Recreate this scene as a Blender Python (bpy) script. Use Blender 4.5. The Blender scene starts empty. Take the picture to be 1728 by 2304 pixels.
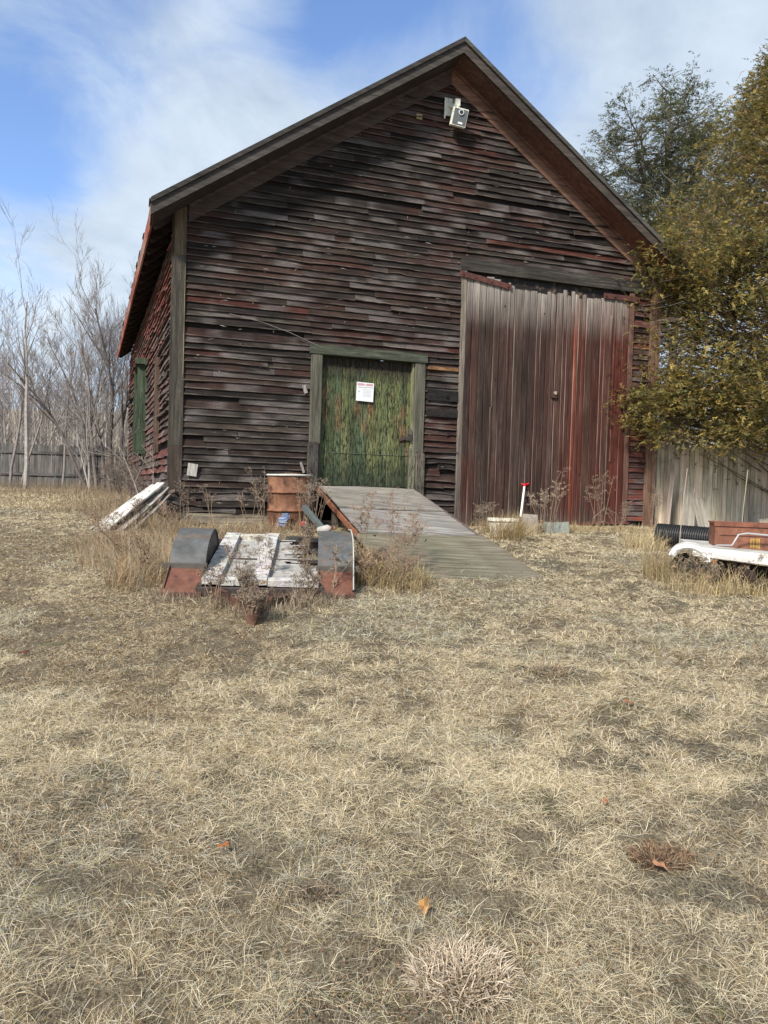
import bpy, math, random
import numpy as np
from mathutils import Vector, Matrix
R = math.radians
random.seed(7); rng = np.random.default_rng(7)
sc = bpy.context.scene
COL = sc.collection

# ------------------------------------------------------------------ camera
cam = bpy.data.cameras.new('camera'); camo = bpy.data.objects.new('camera', cam); COL.objects.link(camo)
cam.sensor_fit = 'HORIZONTAL'; cam.sensor_width = 36; cam.lens = 1700/1728*36
cam.clip_start = 0.05; cam.clip_end = 3000
camo.matrix_world = Matrix.Translation((0, 0, 1.65)) @ Matrix.Rotation(R(90-1.6), 4, 'X') @ Matrix.Rotation(R(1.72), 4, 'Z')
sc.camera = camo
sc.render.engine = 'CYCLES'
sc.view_settings.view_transform = 'Standard'; sc.view_settings.look = 'None'
sc.view_settings.gamma = 1; sc.view_settings.exposure = 0.95

# ------------------------------------------------------------------ sun + sky
SUN = Vector((-0.36, -0.60, 0.60)).normalized()
elev = math.asin(SUN.z); azim = math.atan2(SUN.x, SUN.y)
sl = bpy.data.lights.new('sun', 'SUN'); sl.energy = 3.3; sl.angle = R(8); sl.color = (1.0, 0.92, 0.80)
so = bpy.data.objects.new('sun', sl); COL.objects.link(so); so.rotation_euler = SUN.to_track_quat('Z', 'Y').to_euler()
w = bpy.data.worlds.new('World'); sc.world = w; w.use_nodes = True
wt = w.node_tree; wn = wt.nodes; wl = wt.links; wn.clear()
def WN(t, **k):
    n = wn.new(t)
    for a, b in k.items(): setattr(n, a, b)
    return n
sky = WN('ShaderNodeTexSky', sky_type='NISHITA', sun_disc=False, sun_elevation=elev, sun_rotation=azim, air_density=1.0, dust_density=0.3, ozone_density=3.0)
tc = WN('ShaderNodeTexCoord')
sep = WN('ShaderNodeSeparateXYZ'); wl.new(tc.outputs['Generated'], sep.inputs[0])
zz = WN('ShaderNodeMath', operation='ADD'); zz.inputs[1].default_value = 0.35; wl.new(sep.outputs['Z'], zz.inputs[0])
zc = WN('ShaderNodeMath', operation='MAXIMUM'); zc.inputs[1].default_value = 0.12; wl.new(zz.outputs[0], zc.inputs[0])
dv = WN('ShaderNodeCombineXYZ')
for i, a in enumerate('XY'):
    m = WN('ShaderNodeMath', operation='DIVIDE'); wl.new(sep.outputs[a], m.inputs[0]); wl.new(zc.outputs[0], m.inputs[1]); wl.new(m.outputs[0], dv.inputs[i])
n1 = WN('ShaderNodeTexNoise'); n1.inputs['Scale'].default_value = 1.35; n1.inputs['Detail'].default_value = 9; n1.inputs['Roughness'].default_value = 0.52; n1.inputs['Distortion'].default_value = 0.25
wl.new(dv.outputs[0], n1.inputs['Vector'])
n3 = WN('ShaderNodeTexNoise'); n3.inputs['Scale'].default_value = 4.5; n3.inputs['Detail'].default_value = 10; n3.inputs['Roughness'].default_value = 0.62; n3.inputs['Distortion'].default_value = 0.6
wl.new(dv.outputs[0], n3.inputs['Vector'])
w3 = WN('ShaderNodeMath', operation='MULTIPLY_ADD'); w3.inputs[1].default_value = .42; w3.inputs[2].default_value = -.21; wl.new(n3.outputs['Fac'], w3.inputs[0])
w4 = WN('ShaderNodeMath', operation='ADD'); wl.new(n1.outputs['Fac'], w4.inputs[0]); wl.new(w3.outputs[0], w4.inputs[1]); acc = w4.outputs[0]
# blue breaks and thick banks of the cloud layer, by sky direction
for (dx, dy, dz), rad, amt in [((-.41, 1, .60), .30, -.19), ((-.02, 1, .68), .24, -.27), ((.10, 1, .66), .18, -.17), ((-.50, 1, .40), .15, -.20), ((.19, 1, .54), .12, -.15), ((-.10, 1, .60), .1, -.10), ((-.30, 1, .14), .13, -.26),
                               ((-.26, 1, .48), .22, .16), ((-.34, 1, .30), .22, .16), ((.40, 1, .55), .30, .18), ((-.22, 1, .22), .12, .1), ((-.47, 1, .22), .10, -.12)]:
    v = Vector((dx, dy, dz)).normalized()
    ds = WN('ShaderNodeVectorMath', operation='DISTANCE'); wl.new(tc.outputs['Generated'], ds.inputs[0]); ds.inputs[1].default_value = v
    mr = WN('ShaderNodeMapRange', interpolation_type='SMOOTHSTEP'); mr.inputs['From Min'].default_value = rad; mr.inputs['From Max'].default_value = 0
    mr.inputs['To Min'].default_value = 0; mr.inputs['To Max'].default_value = amt; wl.new(ds.outputs['Value'], mr.inputs['Value'])
    ad = WN('ShaderNodeMath', operation='ADD'); wl.new(acc, ad.inputs[0]); wl.new(mr.outputs[0], ad.inputs[1]); acc = ad.outputs[0]
cr = WN('ShaderNodeMapRange', interpolation_type='SMOOTHSTEP'); cr.inputs['From Min'].default_value = 0.22; cr.inputs['From Max'].default_value = 0.56; wl.new(acc, cr.inputs['Value'])
n2 = WN('ShaderNodeTexNoise'); n2.inputs['Scale'].default_value = 2.2; n2.inputs['Detail'].default_value = 9; n2.inputs['Roughness'].default_value = .6; n2.inputs['Distortion'].default_value = .5; wl.new(dv.outputs[0], n2.inputs['Vector'])
cc = WN('ShaderNodeMix', data_type='RGBA'); cc.inputs['A'].default_value = (2.5, 3.1, 3.95, 1); cc.inputs['B'].default_value = (4.2, 4.8, 5.4, 1)
m2 = WN('ShaderNodeMapRange'); m2.inputs['From Min'].default_value = .35; m2.inputs['From Max'].default_value = .65; wl.new(n2.outputs['Fac'], m2.inputs['Value']); wl.new(m2.outputs[0], cc.inputs['Factor'])
tint = WN('ShaderNodeMix', data_type='RGBA', blend_type='MULTIPLY'); tint.inputs['Factor'].default_value = 1; tint.inputs['B'].default_value = (1.12, 1.15, 1.26, 1); wl.new(sky.outputs[0], tint.inputs['A'])
mx = WN('ShaderNodeMix', data_type='RGBA'); wl.new(cr.outputs[0], mx.inputs['Factor']); wl.new(tint.outputs['Result'], mx.inputs['A']); wl.new(cc.outputs['Result'], mx.inputs['B'])
bg = WN('ShaderNodeBackground'); bg.inputs['Strength'].default_value = 0.1; wl.new(mx.outputs['Result'], bg.inputs['Color'])
wo = WN('ShaderNodeOutputWorld'); wl.new(bg.outputs[0], wo.inputs[0])

# ------------------------------------------------------------------ helpers
def hsh(ix, iy, s):
    v = np.sin(ix*127.1 + iy*311.7 + s*74.7)*43758.5453
    return v - np.floor(v)
def vn(x, y=0., s=0):
    x = np.asarray(x, float); y = np.asarray(y, float)
    ix = np.floor(x); iy = np.floor(y); fx = x-ix; fy = y-iy
    fx = fx*fx*(3-2*fx); fy = fy*fy*(3-2*fy)
    a = hsh(ix, iy, s); b = hsh(ix+1, iy, s); c = hsh(ix, iy+1, s); d = hsh(ix+1, iy+1, s)
    return a+(b-a)*fx+(c-a)*fy+(a-b-c+d)*fx*fy
def fbm(x, y=0., s=0, o=3):
    t = 0; a = .5; n = 0
    for i in range(o): t = t+a*vn(np.asarray(x)*2**i, np.asarray(y)*2**i, s+i*13); n += a; a *= .5
    return t/n
def base_z(x, y):
    x = np.asarray(x, float); y = np.asarray(y, float)
    t = 9.8
    z = np.where(y < t, .114*y, .114*t+.02*(y-t))
    k = np.clip((y-(t-1.2))/2.4, 0, 1); z = z-(.094*1.2/2)*k*(1-k)
    far = np.maximum(0, y-45)
    z = z+np.minimum(far, 60)*.05+np.maximum(0, np.minimum(far, 170)-60)*.125
    return np.where(y < -5, -.57, z)
def gz(x, y):
    x = np.asarray(x, float); y = np.asarray(y, float)
    z = base_z(x, y)
    z = z+(fbm(x*1.3, y*1.3, 3)-.5)*.07+(fbm(x*6, y*6, 9)-.5)*.03
    return z
def lerp(a, b, t): return tuple(a[i]+(b[i]-a[i])*t for i in range(3))
def vary(c, v=.15):
    k = 1+random.uniform(-v, v); return tuple(max(0, x*k*(1+random.uniform(-.04, .04))) for x in c)

class MB:
    def __init__(s): s.v = []; s.f = []; s.c = []
    def add(s, vs, fs, cols):
        b = len(s.v); s.v += [tuple(p) for p in vs]
        s.f += [tuple(i+b for i in f) for f in fs]
        if isinstance(cols, list): s.c += cols
        else: s.c += [cols]*len(vs)
    def box(s, c, d, col, rot=None, taper=1.0, jit=0):
        """c centre, d full sizes, rot Matrix"""
        vs = []
        for z in (-.5, .5):
            for x, y in ((-.5, -.5), (.5, -.5), (.5, .5), (-.5, .5)):
                k = taper if z > 0 else 1
                p = Vector((x*d[0]*k, y*d[1]*k, z*d[2]))
                if jit: p += Vector([random.uniform(-jit, jit) for _ in range(3)])
                if rot: p = rot @ p
                vs.append(p+Vector(c))
        s.add(vs, [(3, 2, 1, 0), (4, 5, 6, 7), (0, 1, 5, 4), (1, 2, 6, 5), (2, 3, 7, 6), (3, 0, 4, 7)], col)
    def bar(s, a, b, w, t, col, up=(0, 0, 1), jit=0):
        a = Vector(a); b = Vector(b); d = b-a; z = d.normalized(); x = z.cross(Vector(up))
        if x.length < 1e-4: x = Vector((1, 0, 0))
        x.normalize(); y = z.cross(x)
        s.box((a+b)/2, (w, t, d.length), col, Matrix((x, y, z)).transposed(), jit=jit)
    def tube(s, pts, rad, n=6, col=(.2, .2, .2), cap=True, closed=False):
        pts = [Vector(p) for p in pts]; m = len(pts)
        if not hasattr(rad, '__len__'): rad = [rad]*m
        vs = []; prev = None
        for i, p in enumerate(pts):
            t = (pts[min(i+1, m-1)]-pts[max(i-1, 0)])
            if closed: t = pts[(i+1) % m]-pts[i-1]
            t = t.normalized() if t.length > 1e-9 else Vector((0, 0, 1))
            if prev is None: x = t.orthogonal().normalized()
            else:
                x = prev-t*prev.dot(t); x = x.normalized() if x.length > 1e-6 else t.orthogonal().normalized()
            prev = x; y = t.cross(x)
            for k in range(n):
                a = 2*math.pi*k/n; vs.append(p+(x*math.cos(a)+y*math.sin(a))*rad[i])
        fs = []
        rng_ = m if closed else m-1
        for i in range(rng_):
            j = (i+1) % m
            for k in range(n):
                fs.append((i*n+k, i*n+(k+1) % n, j*n+(k+1) % n, j*n+k))
        if cap and not closed and n > 3:
            fs.append(tuple(range(n))[::-1]); fs.append(tuple((m-1)*n+k for k in range(n)))
        if isinstance(col, list): col = [c for c in col for _ in range(n)]
        s.add(vs, fs, col)
    def strip(s, rows, cols, flip=False):
        """rows: list of equal-length point lists"""
        n = len(rows[0]); vs = [p for r in rows for p in r]
        fs = []
        for i in range(len(rows)-1):
            for k in range(n-1):
                q = (i*n+k, i*n+k+1, (i+1)*n+k+1, (i+1)*n+k); fs.append(q[::-1] if flip else q)
        s.add(vs, fs, cols if isinstance(cols, list) else cols)
    def build(s, name, mat, parent=None, smooth=False):
        me = bpy.data.meshes.new(name); me.from_pydata(s.v, [], s.f); me.update()
        fincol(me, np.array(s.c, dtype=np.float32)[:, :3]); me.materials.append(mat)
        if smooth: me.polygons.foreach_set('use_smooth', [True]*len(me.polygons))
        o = bpy.data.objects.new(name, me); COL.objects.link(o)
        if parent: o.parent = parent
        return o
def fincol(me, c):
    a = me.color_attributes.new('Col', 'FLOAT_COLOR', 'POINT')
    a.data.foreach_set('color', np.concatenate([c, np.ones((len(c), 1), np.float32)], 1).ravel())
def npmesh(name, V, nper, cols, mat, parent=None, faces=None):
    """V (N,nper,3) polygons sharing nothing, or V (M,3) with faces (K,4)"""
    me = bpy.data.meshes.new(name)
    if faces is None:
        N = V.shape[0]; V = V.reshape(-1, 3); faces = np.arange(N*nper).reshape(N, nper)
    k = faces.shape[1]
    me.vertices.add(len(V)); me.vertices.foreach_set('co', V.astype(np.float32).ravel())
    me.loops.add(faces.size); me.loops.foreach_set('vertex_index', faces.astype(np.int32).ravel())
    me.polygons.add(len(faces)); me.polygons.foreach_set('loop_start', np.arange(len(faces), dtype=np.int32)*k)
    me.polygons.foreach_set('loop_total', np.full(len(faces), k, np.int32))
    me.update(calc_edges=True); fincol(me, cols.astype(np.float32)); me.materials.append(mat)
    o = bpy.data.objects.new(name, me); COL.objects.link(o)
    if parent: o.parent = parent
    return o
def tag(o, label, cat, group=None, kind=None):
    if label: o['label'] = label
    if cat: o['category'] = cat
    if group: o['group'] = group
    if kind: o['kind'] = kind
    return o
def empty(name, loc, rot=(0, 0, 0), label=None, cat=None, group=None):
    o = bpy.data.objects.new(name, None); COL.objects.link(o); o.location = loc; o.rotation_euler = rot
    o.empty_display_size = .2
    return tag(o, label, cat, group)

# ------------------------------------------------------------------ materials
def newmat(name, rough=.85, metal=0, spec=.3):
    m = bpy.data.materials.new(name); m.use_nodes = True; nt = m.node_tree
    b = nt.nodes['Principled BSDF']; b.inputs['Roughness'].default_value = rough; b.inputs['Metallic'].default_value = metal
    b.inputs['Specular IOR Level'].default_value = spec
    return m, nt, b
def noise(nt, vec, scale, detail=5, rough=.6):
    n = nt.nodes.new('ShaderNodeTexNoise'); n.inputs['Scale'].default_value = scale; n.inputs['Detail'].default_value = detail; n.inputs['Roughness'].default_value = rough
    nt.links.new(vec, n.inputs['Vector']); return n.outputs['Fac']
def mapr(nt, v, a, b, c, d, smooth=False):
    n = nt.nodes.new('ShaderNodeMapRange')
    if smooth: n.interpolation_type = 'SMOOTHSTEP'
    for k, x in zip(('From Min', 'From Max', 'To Min', 'To Max'), (a, b, c, d)): n.inputs[k].default_value = x
    nt.links.new(v, n.inputs['Value']); return n.outputs[0]
def mth(nt, op, a, b):
    n = nt.nodes.new('ShaderNodeMath'); n.operation = op
    for i, x in enumerate((a, b)):
        if isinstance(x, (int, float)): n.inputs[i].default_value = x
        else: nt.links.new(x, n.inputs[i])
    return n.outputs[0]
def mixc(nt, f, a, b, mode='MIX'):
    n = nt.nodes.new('ShaderNodeMix'); n.data_type = 'RGBA'; n.blend_type = mode
    for k, x in (('Factor', f), ('A', a), ('B', b)):
        if isinstance(x, (int, float)): n.inputs[k].default_value = x
        elif isinstance(x, tuple): n.inputs[k].default_value = (*x, 1)
        else: nt.links.new(x, n.inputs[k])
    return n.outputs['Result']
def coords(nt, scale=(1, 1, 1)):
    t = nt.nodes.new('ShaderNodeTexCoord'); m = nt.nodes.new('ShaderNodeMapping'); m.inputs['Scale'].default_value = scale
    nt.links.new(t.outputs['Object'], m.inputs['Vector']); return m.outputs[0]
def colattr(nt):
    a = nt.nodes.new('ShaderNodeAttribute'); a.attribute_name = 'Col'; return a.outputs['Color']
def bump(nt, b, h, strength, dist=.01):
    n = nt.nodes.new('ShaderNodeBump'); n.inputs['Strength'].default_value = strength; n.inputs['Distance'].default_value = dist
    nt.links.new(h, n.inputs['Height']); nt.links.new(n.outputs[0], b.inputs['Normal'])
def wood(name, axis=0, gs=55, st=.04, light=(.34, .32, .30), lightamt=.5, dark=.35, bs=.7, rough=.85, paint=None, paint_lo=.5, paint_hi=.6, knots=True):
    m, nt, b = newmat(name, rough, 0, .2)
    s = [1, 1, 1]; s[axis] = st
    g = noise(nt, coords(nt, tuple(s)), gs, 6, .7)
    s2 = [1, 1, 1]; s2[axis] = st*1.6
    g2 = noise(nt, coords(nt, tuple(s2)), gs*2.6, 3, .7)
    s3 = [2.6, 2.6, 2.6]; s3[axis] = .25
    bl = noise(nt, coords(nt, tuple(s3)), 5, 5, .65)
    c = colattr(nt)
    c = mixc(nt, 1.0, c, mixc(nt, mapr(nt, g, .3, .7, 0, 1), (dark+.1,)*3, (1.55,)*3), 'MULTIPLY')
    c = mixc(nt, 1.0, c, mixc(nt, mapr(nt, bl, .3, .7, 0, 1), (.62,)*3, (1.3,)*3), 'MULTIPLY')
    # bare silvered fibres standing out of the worn paint
    lf = mth(nt, 'MULTIPLY', mapr(nt, g2, .52, .72, 0, 1), mapr(nt, bl, .48, .68, 0, lightamt))
    c = mixc(nt, lf, c, light)
    if paint:
        s4 = [1, 1, 1]; s4[axis] = .16
        pf = noise(nt, coords(nt, tuple(s4)), 62, 7, .8)
        pf = mapr(nt, pf, paint_lo, paint_hi, 0, 1)
        c = mixc(nt, pf, c, paint)
    ck = mapr(nt, g, .36, .30, 0, 1)
    c = mixc(nt, mth(nt, 'MULTIPLY', ck, .7), c, (.012, .01, .01))
    nt.links.new(c, b.inputs['Base Color'])
    h = mth(nt, 'ADD', mth(nt, 'MULTIPLY', g, 1.0), mth(nt, 'MULTIPLY', g2, .5))
    bump(nt, b, h, bs, .012)
    return m
def gen(name, rough=.7, metal=0, ns=20, amt=.3, spots=None, sp_s=12, sp_lo=.55, sp_hi=.62, bs=.2, spec=.3, bscale=None):
    m, nt, b = newmat(name, rough, metal, spec)
    v = coords(nt); g = noise(nt, v, ns, 6, .65)
    c = mixc(nt, 1.0, colattr(nt), mixc(nt, mapr(nt, g, .3, .7, 0, 1), (1-amt,)*3, (1+amt,)*3), 'MULTIPLY')
    if spots:
        f = mapr(nt, noise(nt, v, sp_s, 7, .7), sp_lo, sp_hi, 0, 1); c = mixc(nt, f, c, spots)
    nt.links.new(c, b.inputs['Base Color'])
    bump(nt, b, noise(nt, v, bscale or ns*3, 4), bs, .01)
    return m
M = {}
M['clap'] = wood('weathered_clapboard', 0, 60, .075, (.21, .175, .15), .32, .28, 1.0)
M['side_clap'] = wood('side_clapboard', 1, 50, .05, (.30, .24, .22), .5, .4, .9)
M['plank_v'] = wood('vertical_plank', 2, 60, .035, (.30, .26, .23), .45, .28, .9)
M['trim_v'] = wood('trim_vertical', 2, 60, .04, (.36, .34, .30), .6, .3, .8)
M['trim_h'] = wood('trim_horizontal', 0, 55, .04, (.36, .35, .33), .7, .25, .8)
M['rake'] = wood('rake_board', 0, 45, .06, (.30, .26, .23), .35, .55, .5)
M['green'] = wood('peeling_green_door', 2, 75, .07, (.30, .24, .13), .55, .35, 1.0, paint=(.010, .014, .010), paint_lo=.47, paint_hi=.57)
M['rot'] = wood('rotten_post', 2, 50, .08, (.30, .28, .25), .6, .3, 1.0, paint=(.02, .018, .016), paint_lo=.52, paint_hi=.58)
M['ply'] = wood('weathered_plywood', 0, 26, .12, (.42, .40, .37), .4, .62, .35)
M['picket'] = wood('picket', 2, 60, .03, (.62, .58, .50), .5, .55, .5)
M['peel'] = wood('peeling_white_board', 0, 40, .1, (.5, .48, .45), .5, .45, .7, paint=(.13, .12, .11), paint_lo=.50, paint_hi=.57)
M['deck'] = gen('flaking_white_deck', .8, 0, 9, .3, (.10, .085, .07), 13, .50, .68, .9, .2, 50)
M['rust'] = gen('rust', .85, .0, 12, .45, (.045, .025, .018), 7, .50, .66, .4)
M['rustbox'] = gen('rusty_box', .8, .0, 9, .35, (.05, .025, .018), 8, .54, .70, .35)
M['black'] = gen('worn_black_paint', .6, 0, 8, .4, (.15, .105, .075), 6, .53, .66, .2)
M['metal'] = gen('grey_metal', .5, .3, 10, .25, (.16, .08, .04), 12, .6, .66, .15)
M['white'] = gen('dirty_white_paint', .6, 0, 7, .18, (.24, .20, .15), 14, .56, .68, .2)
M['plastic'] = gen('plastic', .4, 0, 30, .06, None, bs=.05)
M['pipe'] = gen('black_pipe', .45, 0, 20, .2, (.07, .07, .07), 20, .6, .7, .1)
M['stone'] = gen('stone', .9, 0, 25, .25, (.3, .32, .28), 20, .6, .66, .5)
M['bark'] = gen('bark', .9, 0, 12, .35, None, bs=.5)
M['twig'] = gen('twig', .9, 0, 12, .2, None, bs=.1)
M['roof'] = gen('asphalt_shingles', .95, 0, 30, .35, None, bs=.6)
M['dry'] = gen('dry_plant', .9, 0, 20, .2, None, bs=.1)
def leafmat(name, trans=.35):
    m, nt, b = newmat(name, .7, 0, .25)
    c = colattr(nt); nt.links.new(c, b.inputs['Base Color'])
    tr = nt.nodes.new('ShaderNodeBsdfTranslucent'); nt.links.new(c, tr.inputs['Color'])
    mxs = nt.nodes.new('ShaderNodeMixShader'); mxs.inputs[0].default_value = trans
    nt.links.new(b.outputs[0], mxs.inputs[1]); nt.links.new(tr.outputs[0], mxs.inputs[2])
    nt.links.new(mxs.outputs[0], nt.nodes['Material Output'].inputs['Surface'])
    return m
M['leaf'] = leafmat('evergreen_leaf'); M['straw'] = leafmat('straw', .25)
# ground
def ground_mat():
    m, nt, b = newmat('thatch_ground', .95, 0, .1)
    v = coords(nt)
    big = noise(nt, v, .9, 5, .6); mid = noise(nt, v, 7, 6, .7); fine = noise(nt, v, 60, 6, .8); fib = noise(nt, coords(nt, (1, .25, 1)), 160, 4, .8)
    fib2 = noise(nt, coords(nt, (.3, 1, 1)), 130, 4, .8)
    c = mixc(nt, mapr(nt, mid, .35, .65, 0, 1, True), (.115, .092, .066), (.30, .25, .17))
    c = mixc(nt, mapr(nt, big, .55, .66, 0, .8, True), c, (.10, .10, .085))
    c = mixc(nt, mapr(nt, noise(nt, v, 2.3, 4), .60, .68, 0, .7, True), c, (.075, .085, .03))
    c = mixc(nt, mapr(nt, fib, .48, .62, 0, .8), c, (.55, .46, .31))
    c = mixc(nt, mapr(nt, fib2, .5, .64, 0, .7), c, (.50, .41, .27))
    c = mixc(nt, mapr(nt, fine, .47, .36, 0, .85), c, (.03, .022, .016))
    nt.links.new(c, b.inputs['Base Color'])
    h = mth(nt, 'ADD', fine, mth(nt, 'ADD', fib, fib2))
    bump(nt, b, h, 1.0, .03)
    return m
M['ground'] = ground_mat()

# ------------------------------------------------------------------ ground
def axis_pts(lo, hi, st, far, g=1.18):
    a = list(np.arange(lo, hi+1e-6, st)); d = st; x = hi
    up = []
    while x < far: d *= g; x += d; up.append(x)
    d = st; x = lo; dn = []
    while x > -far: d *= g; x -= d; dn.append(x)
    return np.array(dn[::-1]+a+up)
gx = axis_pts(-7, 7, .05, 500); gy = axis_pts(.8, 12.5, .05, 600)
GX, GY = np.meshgrid(gx, gy); GZ = gz(GX, GY)
ny, nx = GX.shape; idx = np.arange(nx*ny).reshape(ny, nx)
gf = np.stack([idx[:-1, :-1], idx[:-1, 1:], idx[1:, 1:], idx[1:, :-1]], -1).reshape(-1, 4)
go = npmesh('ground', np.stack([GX, GY, GZ], -1).reshape(-1, 3), 4, np.full((nx*ny, 3), .3), M['ground'], faces=gf)
go['kind'] = 'structure'

def in_barn(x, y):
    dx = x-P0.x; dy = y-P0.y
    s = dx*Ux.x+dy*Ux.y; d = -dx*Ux.y+dy*Ux.x
    return (s > -2.9-.05*d) & (s < 5.15) & (d > -.06) & (d < 12.2)
Ux = Vector((math.cos(R(18.5)), math.sin(R(18.5)), 0)); P0 = Vector((-.2887, 11.2, 0))

# straw colours (base colours of dry grass)
PAL = np.array([[.74, .65, .46], [.60, .49, .32], [.50, .48, .40], [.36, .26, .14], [.30, .29, .12], [.16, .11, .065], [.78, .70, .52]])
def blades(name, X, Y, L, W, el, palw, mat, label=None, parent=None, curl=1.0, zoff=0, z=None, az=None, pal=None, colvar=.25):
    n = len(X); Z = gz(X, Y)+zoff if z is None else z
    az = rng.uniform(0, 2*np.pi, n) if az is None else az
    d = np.stack([np.cos(az), np.sin(az), np.zeros(n)], -1)
    wv = np.stack([-np.sin(az), np.cos(az), np.zeros(n)], -1)
    tw = rng.uniform(-1, 1, n)[:, None]*.8; wv = wv+np.array([0, 0, 1])*tw; wv /= np.linalg.norm(wv, axis=1)[:, None]
    wv = wv*(W/2)[:, None]
    bend = rng.normal(0, .2, n)
    p0 = np.stack([X, Y, Z], -1)
    e1 = el; e2 = el-curl*rng.uniform(.1, .7, n)
    sd = np.stack([-np.sin(az), np.cos(az), np.zeros(n)], -1)
    p1 = p0+(d*np.cos(e1)[:, None]+np.array([0, 0, 1])*np.sin(e1)[:, None])*(L*.5)[:, None]
    p2 = p1+(d*np.cos(e2)[:, None]+sd*(bend)[:, None]+np.array([0, 0, 1])*np.sin(e2)[:, None])*(L*.5)[:, None]
    gzz = gz(p2[:, 0], p2[:, 1])+.006 if z is None else p2[:, 2]
    p2[:, 2] = np.maximum(p2[:, 2], gzz)
    V = np.stack([p0-wv, p0+wv, p1-wv*.9, p1+wv*.9, p2-wv*.25, p2+wv*.25], 1)
    b = np.arange(n)[:, None]*6
    F = np.concatenate([b+np.array([[0, 1, 3, 2]]), b+np.array([[2, 3, 5, 4]])], 0)
    pal = PAL if pal is None else pal
    ci = (palw.cumsum(1) < rng.uniform(0, 1, n)[:, None]).sum(1).clip(0, len(pal)-1) if palw.ndim == 2 else rng.choice(len(pal), n, p=palw)
    c = pal[ci]*(1+rng.uniform(-colvar, colvar, n))[:, None]
    return npmesh(name, V.reshape(-1, 3), 4, np.repeat(c, 6, 0), mat, parent, faces=F)

BARE = [(.265, 2.17, .17, .14, .0), (-.06, 2.22, .16, .10, .10), (1.06, 2.74, .12, .08, .03), (-.2, 2.52, .10, .07, .08), (1.2, 2.55, .2, .09, .12), (-.9, 2.5, .22, .1, .15), (1.1, 4.6, .3, .18, .12), (-.55, 3.3, .25, .12, .2), (.1, 3.4, .2, .1, .2)]
def lawn():
    N = 1060000; NT = 33000; PT = 15
    def place(n):
        u = rng.uniform(0, 1, n)
        Y = np.where(u < .16, 1.3+1.9*rng.uniform(0, 1, n), 3.2*np.exp(rng.uniform(0, 1, n)*math.log(13.5/3.2)))
        return rng.uniform(-1, 1, n)*(.56*Y+2.0), Y
    X, Y = place(N); tu = np.zeros(N, bool); az = rng.uniform(0, 2*np.pi, N)
    tx, ty = place(NT); ta = rng.uniform(0, 2*np.pi, (NT, PT)); tr = np.abs(rng.normal(0, .014, (NT, PT)))*np.clip(ty/4, .8, 1.8)[:, None]
    sizes = rng.uniform(.5, 1.5, NT)[:, None]*np.ones((NT, PT))
    X = np.concatenate([X, (tx[:, None]+tr*np.cos(ta)).ravel()]); Y = np.concatenate([Y, (ty[:, None]+tr*np.sin(ta)).ravel()])
    az = np.concatenate([az, (ta+rng.normal(0, .5, ta.shape)).ravel()]); tu = np.concatenate([tu, np.ones(NT*PT, bool)]); sz = np.concatenate([np.ones(N), sizes.ravel()])
    tid = np.concatenate([rng.uniform(0, 1, N), np.repeat(rng.uniform(0, 1, NT), PT)])
    dens = fbm(X*2.2, Y*2.2, 21, 4); dens2 = fbm(X*7, Y*7, 55, 2); big = fbm(X*.9, Y*.9, 77, 3); pink = fbm(X*1.4+7, Y*1.4, 87, 3); grey = fbm(X*.8+3, Y*1.1, 97, 3)
    prob = np.clip((dens*.4+dens2*.6-.37)*5, .08, 1)
    for (cx_, cy_, rx_, ry_, p_) in BARE: prob = np.where(((X-cx_)/rx_)**2+((Y-cy_)/ry_)**2 < .7+.6*dens2, np.minimum(prob, p_), prob)
    litter = (X < -.8) & (Y > 3.8) & (Y < 9) & (fbm(X*1.1, Y*1.1, 5) > .47)
    u = np.where(tu, tid, rng.uniform(0, 1, len(X)))
    keep = (u < np.where(tu, np.clip(prob+.1, 0, .9), prob)) & ~(litter & (rng.uniform(0, 1, len(X)) < .12)) & ~in_barn(X, Y)
    X, Y, az, tu, sz, tid, big, pink, grey, litter, d2 = [q[keep] for q in (X, Y, az, tu, sz, tid, big, pink, grey, litter, dens)]
    n = len(X); near = np.clip(Y/4, .55, 3)
    L = np.where(tu, rng.uniform(.04, .085, n)*sz, rng.uniform(.03, .085, n)*(.8+.6*d2))*np.where(litter, .6, 1)*np.clip(1.12-.05*Y, .65, 1)
    W = rng.uniform(.0010, .0024, n)*np.clip(Y/4.6, .55, 2.4)
    el = np.radians(np.where(tu, rng.uniform(8, 58, n), rng.uniform(1, 28, n)))
    w0 = np.tile(np.array([.27, .25, .14, .10, .05, .06, .13]), (n, 1))
    def blend(w, t, v): t = np.clip(t, 0, 1)[:, None]; return w*(1-t)+t*np.array(v)
    w0 = blend(w0, (grey-.5)*7, [.06, .08, .46, .08, .12, .12, .08])
    w0 = blend(w0, (big-.54)*7, [.42, .22, .06, .05, .05, .02, .18])
    w0 = blend(w0, (pink-.58)*9, [.08, .14, .16, .28, .02, .10, .22])
    w0 = blend(w0, litter*.7, [.12, .22, .06, .34, .0, .26, .0])
    w0 /= w0.sum(1)[:, None]
    o = blades('lawn_grass', X, Y, L, W, el, w0, M['straw'], az=az, colvar=.3)
    tag(o, 'short dry straw-coloured grass covering the whole yard', 'grass', kind='stuff')
lawn()

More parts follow.
